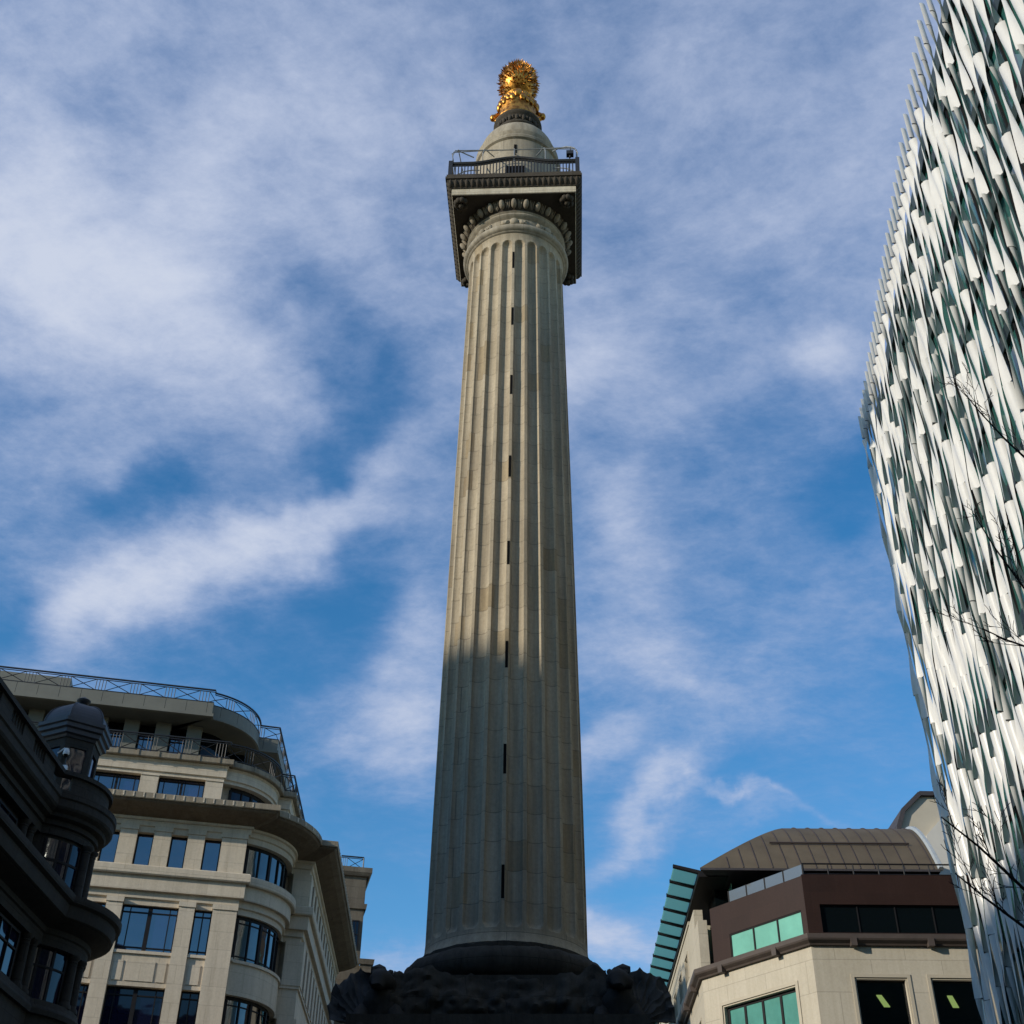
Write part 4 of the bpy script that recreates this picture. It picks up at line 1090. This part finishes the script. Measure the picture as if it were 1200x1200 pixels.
for F, hs_, w in ((FC, ch_holes, 0.16), (FR, r_holes, 0.16), (FL, l_holes, 0.1)):
    for h in hs_:
        tm = MB(); trim(F, h, tm, w); tm.build('window_surround', M_CREAMTRIM, cwo)
M_CLEAR = clear_glass('clear_office_glass', (0.62, 0.72, 0.66))
M_STRIP = emit('office_tube_light', (0.85, 0.9, 0.32), 0.75)
for k, h in enumerate(ch_holes):
    window(FC, h[0] + 0.08, h[1] - 0.08, -0.34, h[2], h[3] - 0.08, [(0.25, 0.14), (0.5, 0.14), (0.75, 0.14)], [], M_GLASS_T2, sb_, edge=0.14)
for h in r_holes:
    window(FR, h[0] + 0.08, h[1] - 0.08, -0.34, h[2], h[3] - 0.08, [], [], M_CLEAR if h[2] > 12 else M_GLASS_N, sb_, edge=0.05)
for h in l_holes:
    window(FL, h[0] + 0.08, h[1] - 0.08, -0.34, h[2], h[3] - 0.08, [(0.5, 0.05)], [], M_GLASS_N, sb_, edge=0.06)
rm = MB(FR); rm.box(0.7, 23, -10.0, -9.9, 12.9, 20.2); rm.box(0.7, 23, -9.9, -0.52, 19.9, 20.0); rm.box(0.7, 23, -9.9, -0.52, 16.0, 16.2); rm.build('office_interior', plain('office_interior_paint', (0.03, 0.035, 0.03), 0.9), sb_)
for i in range(6):
    ls = MB(FR); x = 4.75 + 3.69 * i
    q = [(x - 0.5, -5.2), (x - 0.22, -5.2), (x + 0.75, -7.4), (x + 0.42, -7.4)]
    ls.prism(q, 19.85, 19.89)
    ls.build('ceiling_light', M_STRIP, sb_)
# brown ledge
lp_ = [k2(K1 + ul_ * 34), k2(K1), k2(K0), k2(K2)]
def rev_band(mb, path, prof, **k): mb.band(path[::-1], [(-d, z) for d, z in prof], **k)
lg = MB(); lg.band([(p[0], p[1]) for p in lp_], [(-0.4, 20.803), (0.18, 20.803), (0.28, 20.9), (0.34, 21.05), (0.34, 21.3), (-0.4, 21.33)])
# the path runs towards the viewer and then right, its left side is the inside: mirror the offset
lg = MB(); lg.band([(p[0], p[1]) for p in lp_], [(0.4, 20.803), (-0.16, 20.803), (-0.2, 20.88), (-0.38, 21.0), (-0.42, 21.08), (-0.42, 21.3), (0.4, 21.36)])
lg_o = lg.build('ledge', M_GUTTER, sb_)
for F, L_ in ((FC, CH), (FR, 24), (FL, 34)):
    for s in [1.9 + 3.8 * i for i in range(int(L_ / 3.8))]:
        br_ = MB(F); br_.box(s, s + 0.3, 0.12, 0.46, 20.72, 21.1); br_.build('ledge_bracket', M_GUTTER, lg_o)
# brown granite storey
bw = MB()
wall_holes(FC, 0.10, 6.25, 21.33, 24.4, [(0.42, 5.45, 21.42, 22.72)], -0.45, -0.1, bw)
wall_holes(FR, 0.0, 24, 21.33, 24.46, [(0.72, 23.5, 21.5, 22.92)], -0.45, -0.1, bw)
bw.M = FC; bw.box(6.25, 6.75, -3.5, -0.1, 21.33, 24.4)
bwo = bw.build('granite_storey', M_BROWN, sb_)
window(FC, 0.42, 5.45, -0.2, 21.42, 22.72, [(0.333, 0.09), (0.667, 0.09)], [], M_GLASS_T, sb_, edge=0.07)
window(FR, 0.72, 23.5, -0.3, 21.5, 22.92, [(i / 12, 0.05) for i in range(1, 12)], [], M_GLASS_N, sb_, edge=0.05)
gr_ = MB(FC)
for i in range(4):
    s0 = 0.12 + i * 1.32; gr_.box(s0, s0 + 1.25, -0.24, -0.20, 24.45, 25.02)
gr_.build('glass_balustrade', M_RAILG, sb_)
gp = MB(FC)
for i in range(5): gp.box(0.03 + i * 1.32, 0.11 + i * 1.32, -0.26, -0.18, 24.4, 25.04)
gp.M = FR
gp.tube([(0.1, -0.3, 25.1), (24, -0.3, 25.1)], 0.045, 5); gp.tube([(0.1, -0.3, 24.55), (24, -0.3, 24.55)], 0.03, 4)
for i in range(19): gp.tube([(0.15 + 1.3 * i, -0.3, 24.46), (0.15 + 1.3 * i, -0.3, 25.1)], 0.04, 4)
gp.build('terrace_railing', M_FRAME, sb_)
# recessed roof storey
rs = MB(FR); rs.box(-3.6, 24, -9.0, -6.2, 21.3, 25.95); rs.build('roof_storey', M_GLASS_N, sb_)
gw = MB(FL); 
for i in range(5):
    s0 = -1.0 + 1.1 * i
    gw.box(s0, s0 + 1.0, -1.9, -1.85, 21.4, 25.7)
gw.build('glass_wall', M_GLASS_T, sb_)
# vaulted roof: quarter ellipse rising away from the viewer
rv = MB(); nx, nv = 28, 22
E0, E1 = 65.2, 72.6; ZE, ZR = 25.92, 30.72
def rp(u, v):
    y = E0 + (E1 - E0) * v; z = ZE + (ZR - ZE) * (1 - (1 - v) ** 2.0)
    w = v
    xl = 10.45 + 6.7 * (1 - (1 - w) ** 1.9); xr = 23.4 + 0.75 * w
    return (xl + (xr - xl) * u, y - 0.0175 * (xl + (xr - xl) * u - 15), z)
vs = [rp(i / nx, j / nv) for j in range(nv + 1) for i in range(nx + 1)]
fs = [(j * (nx + 1) + i, j * (nx + 1) + i + 1, (j + 1) * (nx + 1) + i + 1, (j + 1) * (nx + 1) + i) for j in range(nv) for i in range(nx)]
rv.add(vs, fs)
# underside and back so that the roof is a closed body
lo = [Vector(rp(0, 0)), Vector(rp(1, 0)), Vector((rp(1, 1)[0], E1 + 6, ZE)), Vector((rp(0, 1)[0], E1 + 6, ZE))]
hi = [Vector(rp(0, 1)), Vector(rp(1, 1)), Vector((rp(1, 1)[0], E1 + 6, ZR)), Vector((rp(0, 1)[0], E1 + 6, ZR))]
rv.m = 1
rv.add([p - Vector((0, 0, 0.12)) for p in lo], [(0, 1, 2, 3)])
rv.m = 0
rv.add([hi[0], hi[1], hi[2], hi[3]], [(0, 1, 2, 3)])
for u in (0, 1):
    edge = [rp(u, j / nv) for j in range(nv + 1)]
    far_ = Vector((edge[-1][0], E1 + 6, ZR)); far0 = Vector((edge[-1][0], E1 + 6, ZE - 0.12))
    vs = edge + [tuple(far_), tuple(far0), (edge[0][0], edge[0][1], ZE - 0.12)]
    rv.add(vs, [tuple(range(len(vs)))])
e0, e1 = rp(0, 0), rp(1, 0)
rv.m = 1; rv.add([e0, e1, (e1[0], e1[1], ZE - 0.12), (e0[0], e0[1], ZE - 0.12)], [(0, 1, 2, 3)])
roof = rv.build('vaulted_roof', [M_ROOF, M_SLATE], sb_, smooth=35)
sm = MB()
nS = 17
for k in range(1, nS):
    x = 10.45 + 13.4 * k / nS
    pts = []
    for j in range(nv + 1):
        w = j / nv; y = E0 + (E1 - E0) * w
        xx = x + 0.75 * w * (k / nS)
        if xx < 10.45 + 6.7 * (1 - (1 - w) ** 1.9): break
        pts.append((xx, y - 0.0175 * (xx - 15), ZE + (ZR - ZE) * (1 - (1 - w) ** 2.0) + 0.02))
    if len(pts) > 2: sm.tube(pts, 0.035, 4)
pts = [rp(u / 20, 0.24) for u in range(3, 19)]
sm.tube([(p[0], p[1] - 0.06, p[2] + 0.08) for p in pts], 0.06, 5)
sm.build('roof_seam', M_SEAM, roof)
ve = MB(); ve.tube([(p[0] + 0.05, p[1], p[2] + 0.03) for p in [rp(1, j / nv) for j in range(nv + 1)]], 0.16, 6); ve.build('roof_flashing', plain('pale_flashing', (0.3, 0.33, 0.34), 0.5), roof)
# glass canopy over the side street
cz = 26.2
ca = MB(FL)
for i in range(14):
    s0 = -1.6 + 2.3 * i
    ca.add([(s0, 0.0, cz - 0.1), (s0 + 2.05, 0.0, cz - 0.1), (s0 + 2.05, 1.3, cz + 0.2), (s0, 1.3, cz + 0.2), (s0, 0.0, cz - 0.07), (s0 + 2.05, 0.0, cz - 0.07), (s0 + 2.05, 1.3, cz + 0.23), (s0, 1.3, cz + 0.23)],
           [(0, 3, 2, 1), (4, 5, 6, 7), (0, 1, 5, 4), (1, 2, 6, 5), (2, 3, 7, 6), (3, 0, 4, 7)])
can = ca.build('glass_canopy', M_CANOPY, sb_)
cf = MB(FL)
for i in range(15):
    s0 = -1.6 + 2.3 * i - 0.25
    cf.add([(s0, -0.2, cz - 0.28), (s0 + 0.25, -0.2, cz - 0.28), (s0 + 0.25, 1.34, cz + 0.12), (s0, 1.34, cz + 0.12), (s0, -0.2, cz - 0.1), (s0 + 0.25, -0.2, cz - 0.1), (s0 + 0.25, 1.34, cz + 0.27), (s0, 1.34, cz + 0.27)],
           [(0, 3, 2, 1), (4, 5, 6, 7), (0, 1, 5, 4), (1, 2, 6, 5), (2, 3, 7, 6), (3, 0, 4, 7)])
cf.box(-1.9, 31, -1.6, 0.0, cz - 0.45, cz - 0.12)
cf.build('canopy_frame', M_FRAME, can)

# gable tower behind
gb = thing('gable_building', 'pale rendered gable end with dark coping beyond the bronze vaulted roof', 'building', (28, 78, 0))
GY = 75.0
kx = GY / 74.0
gx = [24.62, 24.95, 25.4, 26.6, 29.6, 31.4, 31.9, 32.2]; gz = [30.0, 32.3, 33.35, 34.45, 34.45, 33.3, 32.2, 30.0]
pts = [(24.62, 0)] + list(zip(gx, gz)) + [(32.2, 0)]
def vert_prism(mb, pts, y0, y1):
    n = len(pts)
    mb.add([(x, y0, z) for x, z in pts] + [(x, y1, z) for x, z in pts], [tuple(range(n)), tuple(range(n, 2 * n))[::-1]] + [(i, (i + 1) % n, n + (i + 1) % n, n + i) for i in range(n)])
m_ = MB(); vert_prism(m_, pts, GY, GY + 9); m_.build('wall', M_RENDER, gb)
m_ = MB(); vert_prism(m_, [(25.9, 26), (26.4, 31.7), (27.6, 32.9), (31.0, 32.9), (31.0, 26)], GY - 0.35, GY - 0.01); m_.build('projecting_wall', M_RENDER2, gb)
cpg = MB()
for i in range(len(gx) - 1):
    a = Vector((gx[i], gz[i])); b = Vector((gx[i + 1], gz[i + 1])); u = (b - a).normalized(); n = Vector((-u.y, u.x))
    q = [a, b, b + n * 0.28 + u * 0.06, a + n * 0.28 - u * 0.06]
    vert_prism(cpg, [(p.x, p.y) for p in q][::-1], GY - 0.25 - 0.003 * i, GY + 9.1)
cpg.build('roof_coping', M_SLATE, gb)

# ------------------------------------------------------------------ the building wrapped in twisting white fins (right)
fa = rad(7.75)
uf = Vector((math.sin(fa), math.cos(fa), 0)); nf = Vector((-uf.y, uf.x, 0))     # along the street, and out over it
FE = Vector((17.0, 46.0, 0))
FN = Matrix.Translation(FE) @ Matrix(((-uf.x, nf.x, 0), (-uf.y, nf.y, 0), (0, 0, 1))).to_4x4()   # s comes from the far corner towards the viewer
fin_b = thing('finned_building', 'tall glass office wrapped in rows of twisting white vertical fins', 'building', (20, 24, 0))
bd = MB(FN)
HT = 40.2; PITCH = 0.648; LEN = 52.0
bd.box(0.35, LEN, -24, -1.1, 0, HT); bd.build('core_wall', M_SLAB, fin_b)
gz_ = MB(FN); gz_.box(0.3, LEN, -1.09, -0.62, 2.0, HT - 0.4); gz_.build('curtain_glass', M_TEAL, fin_b)
sp_ = MB(FN)
STOREY = 3.45
for k in range(12):
    z = 0.6 + k * STOREY; sp_.box(0.28, LEN, -1.0, -0.50, z, z + 0.5)
sp_.box(0.2, LEN, -1.2, -0.46, HT - 0.4, HT + 0.4)
sp_.build('floor_band', M_SLAB, fin_b)
ml = MB(FN)
for i in range(int(LEN / 1.3)):
    ml.box(0.3 + 1.3 * i, 0.36 + 1.3 * i, -0.62, -0.54, 1.0, HT - 0.4)
ml.build('mullion', M_FRAME, fin_b)
rng = random.Random(11)
FP = 4.1
FIN_SEC = ((-1, 0), (-0.62, 0.9), (0, 1), (0.62, 0.9), (1, 0), (0.62, -0.9), (0, -1), (-0.62, -0.9))
for i in range(78):
    fb_ = MB(FN)
    s = 0.06 + PITCH * i
    zb = 1.2; top = 41.47 + rng.uniform(-0.03, 0.03)
    joints = [top - 1.4 + rng.uniform(-0.08, 0.08)]
    zz = joints[0] - FP * (0.35 + (i * 0.5 + 0.16 * math.sin(i * 0.9) + rng.uniform(-0.12, 0.12)) % 1.0 * 0.8)
    while zz > zb + 0.6:
        joints.append(zz + rng.uniform(-0.22, 0.22)); zz -= FP * rng.uniform(0.92, 1.08)
    edges_ = [top] + joints + [zb]
    prev = 25.0
    for j in range(len(edges_) - 1):
        za, zc_ = edges_[j] - (0.025 if j else 0), edges_[j + 1] + 0.025
        if j == 0: key = [(0, 40), (1, 36)]
        else:
            c_ = 0.5 + 0.9 * noise.noise(Vector((i * 0.33, j * 0.7, 3.7))) + rng.uniform(-0.22, 0.22); jt = rng.uniform(-10, 12)
            if c_ < 0.52: ta = rng.uniform(0.38, 0.62); key = [(0, -44 + jt), (ta, -104), (ta + 0.16, -106), (1, -148 + rng.uniform(-10, 12))]
            elif c_ < 1.0: ta = rng.uniform(0.24, 0.46); key = [(0, 32 + jt), (ta, 74), (ta + 0.16, 77), (1, 134 + rng.uniform(-12, 12))]
            else: key = [(0, 34 + jt), (0.5, 72), (1, 34 - jt)]
        n = max(4, int((za - zc_) / 0.17)); vs = []; fs = []
        hw_, th = 0.158, 0.016
        for q in range(n + 1):
            t = q / n
            for (t0, p0), (t1, p1) in zip(key, key[1:]):
                if t <= t1: 
                    w_ = (t - t0) / (t1 - t0); w_ = 0.5 * w_ + 0.5 * w_ * w_ * (3 - 2 * w_); ph = rad(p0 + (p1 - p0) * w_); break
            z = za + (zc_ - za) * t
            c = Vector((math.sin(ph), math.cos(ph))); nn = Vector((math.cos(ph), -math.sin(ph)))
            for (e, w) in FIN_SEC:
                p = c * e * hw_ + nn * (w * th + 0.06 * (1 - e * e)); vs.append((s + p.x, p.y, z))
        for q in range(n):
            for e in range(8): fs.append((q * 8 + e, q * 8 + (e + 1) % 8, (q + 1) * 8 + (e + 1) % 8, (q + 1) * 8 + e))
        fs.append(tuple(range(8))); fs.append(tuple(range(n * 8, n * 8 + 8))[::-1])
        fb_.m = 0; fb_.add(vs, fs)
        if j + 1 < len(edges_) - 1:
            fb_.m = 1
            sec = [(s + q_.x, q_.y) for q_ in (c * e * 0.15 + nn * (w * 0.014 + 0.06 * (1 - e * e)) for e, w in FIN_SEC)]
            fb_.prism(sec, zc_ - 0.05, zc_ + 0.001)
    fb_.build('fin', [M_FIN, M_FINJ], fin_b, smooth=60)

# ------------------------------------------------------------------ bare street tree at the right, its trunk just out of the picture
tree = thing('bare_tree', 'leafless dark street tree reaching thin twigs across the white fins', 'tree', (7.6, 12.6, 0))
tr_ = MB(); trunk = [(7.6, 12.6, 0), (7.62, 12.7, 1.6), (7.7, 12.8, 3.4), (7.65, 13.0, 5.2), (7.8, 13.2, 7.6), (7.9, 13.4, 10.0), (8.0, 13.6, 12.2)]
tr_.tube(trunk, [0.22, 0.18, 0.16, 0.14, 0.10, 0.07, 0.03], 10); tr_.build('trunk', M_BARK, tree, smooth=60)
bt = MB(); rt = random.Random(5)
def grow(p, d, L_, r, depth):
    pts = [p.copy()]; rs = [r]; n = 6
    for i in range(n):
        d = (d + Vector((rt.uniform(-.14, .14), rt.uniform(-.14, .14), rt.uniform(-.10, .16)))).normalized()
        p = p + d * (L_ / n); pts.append(p.copy()); rs.append(max(0.0035, r * (1 - 0.8 * (i + 1) / n)))
        if depth > 0 and i > 0 and rt.random() < 0.8:
            ax = Vector((rt.uniform(-1, 1), rt.uniform(-1, 1), rt.uniform(-0.4, 1))).normalized()
            nd = (d + ax * 0.75).normalized()
            grow(p.copy(), nd, L_ * rt.uniform(0.35, 0.6), rs[-1] * 0.6, depth - 1)
    bt.tube(pts, rs, 5)
def limb(pts, r, sub=5):
    P = [Vector(p) for p in pts]; n = len(P)
    bt.tube(P, [r * (1 - 0.85 * i / (n - 1)) + 0.003 for i in range(n)], 6)
    for i in range(1, n - 1):
        for _ in range(1 + (i % 2)):
            t = rt.random(); q = P[i].lerp(P[i + 1], t); d = (P[i + 1] - P[i]).normalized()
            nd = (d + Vector((rt.uniform(-.6, .6), rt.uniform(-.5, .5), rt.uniform(-.2, .9))) * 0.8).normalized()
            grow(q, nd, rt.uniform(0.3, 0.62), r * 0.3, 2)
limb([(7.65, 13.0, 5.0), (6.8, 13.0, 5.35), (6.1, 13.0, 5.75), (5.54, 13.0, 6.25), (5.15, 13.0, 6.72), (4.80, 13.0, 7.06)], 0.03)
limb([(7.65, 13.0, 4.8), (6.6, 12.9, 5.0), (5.9, 13.0, 5.4), (5.44, 13.0, 5.85), (5.1, 13.0, 6.15), (4.83, 13.0, 6.42)], 0.026)
limb([(7.8, 13.2, 7.4), (7.2, 13.0, 8.4), (6.6, 13.0, 9.0), (6.32, 13.0, 9.22), (6.0, 13.0, 9.36), (5.78, 13.0, 9.5)], 0.022)
limb([(7.8, 13.2, 7.9), (7.2, 13.0, 9.2), (6.7, 13.0, 9.8), (6.43, 13.0, 10.1), (6.2, 13.0, 10.7), (6.03, 13.0, 11.27)], 0.022)
limb([(7.9, 13.4, 10.0), (7.4, 13.0, 11.4), (7.0, 13.0, 12.1), (6.75, 13.0, 12.5), (6.5, 13.0, 13.0), (6.33, 13.0, 13.42)], 0.02)
for z, zz in ((5.5, 0.6), (7.0, 0.9), (8.5, 1.0), (10.5, 1.2)):
    for k in range(3):
        a = rt.uniform(-1.2, 1.2); grow(Vector((7.75, 13.1, z + 0.3 * k)), Vector((math.cos(a), math.sin(a), zz)).normalized(), rt.uniform(0.9, 1.8), 0.03, 2)
bt.build('branches', M_BARK, tree, smooth=60)

# ------------------------------------------------------------------ unseen blocks, added to shade the lower shaft and cut the sky light

def block(name_label, x0, x1, y0, y1, h, loc):
    b_ = thing('unseen_shade_block', name_label, 'building', loc)
    m = MB(); m.box(x0, x1, y0, y1, 0, h); m.build('wall', M_BLOCK, b_)  # wall of the added unseen block
    m = MB()
    for k in range(int(h / 3.8) - 1): m.box(x0 - 0.06, x1 + 0.06, y0 - 0.06, y1 + 0.06, 3.0 + 3.8 * k, 4.9 + 3.8 * k)
    m.build('unseen_block_window_band', M_GLASS_D, b_)
    m = MB(); m.box(x0 - 0.3, x1 + 0.3, y0 - 0.3, y1 + 0.3, h, h + 0.5); m.build('parapet', M_BLOCK, b_)
block('unseen wide block added behind the viewer to cut the sky light', -30, 8, -62, -36, 40, (-11, -49, 0))
block('unseen block added behind the viewer to the right to cut the sky light', 15, 45, -50, -10, 40, (30, -30, 0))
block('unseen tall tower behind the viewer to the left, placed to shade the lower column', -136, -120, -78, -19, 66.5, (-128, -45, 0))
block('unseen block behind the shadowed corner building, kept to shade the lower street', -60, -38, -40, 16, 22, (-49, -12, 0))
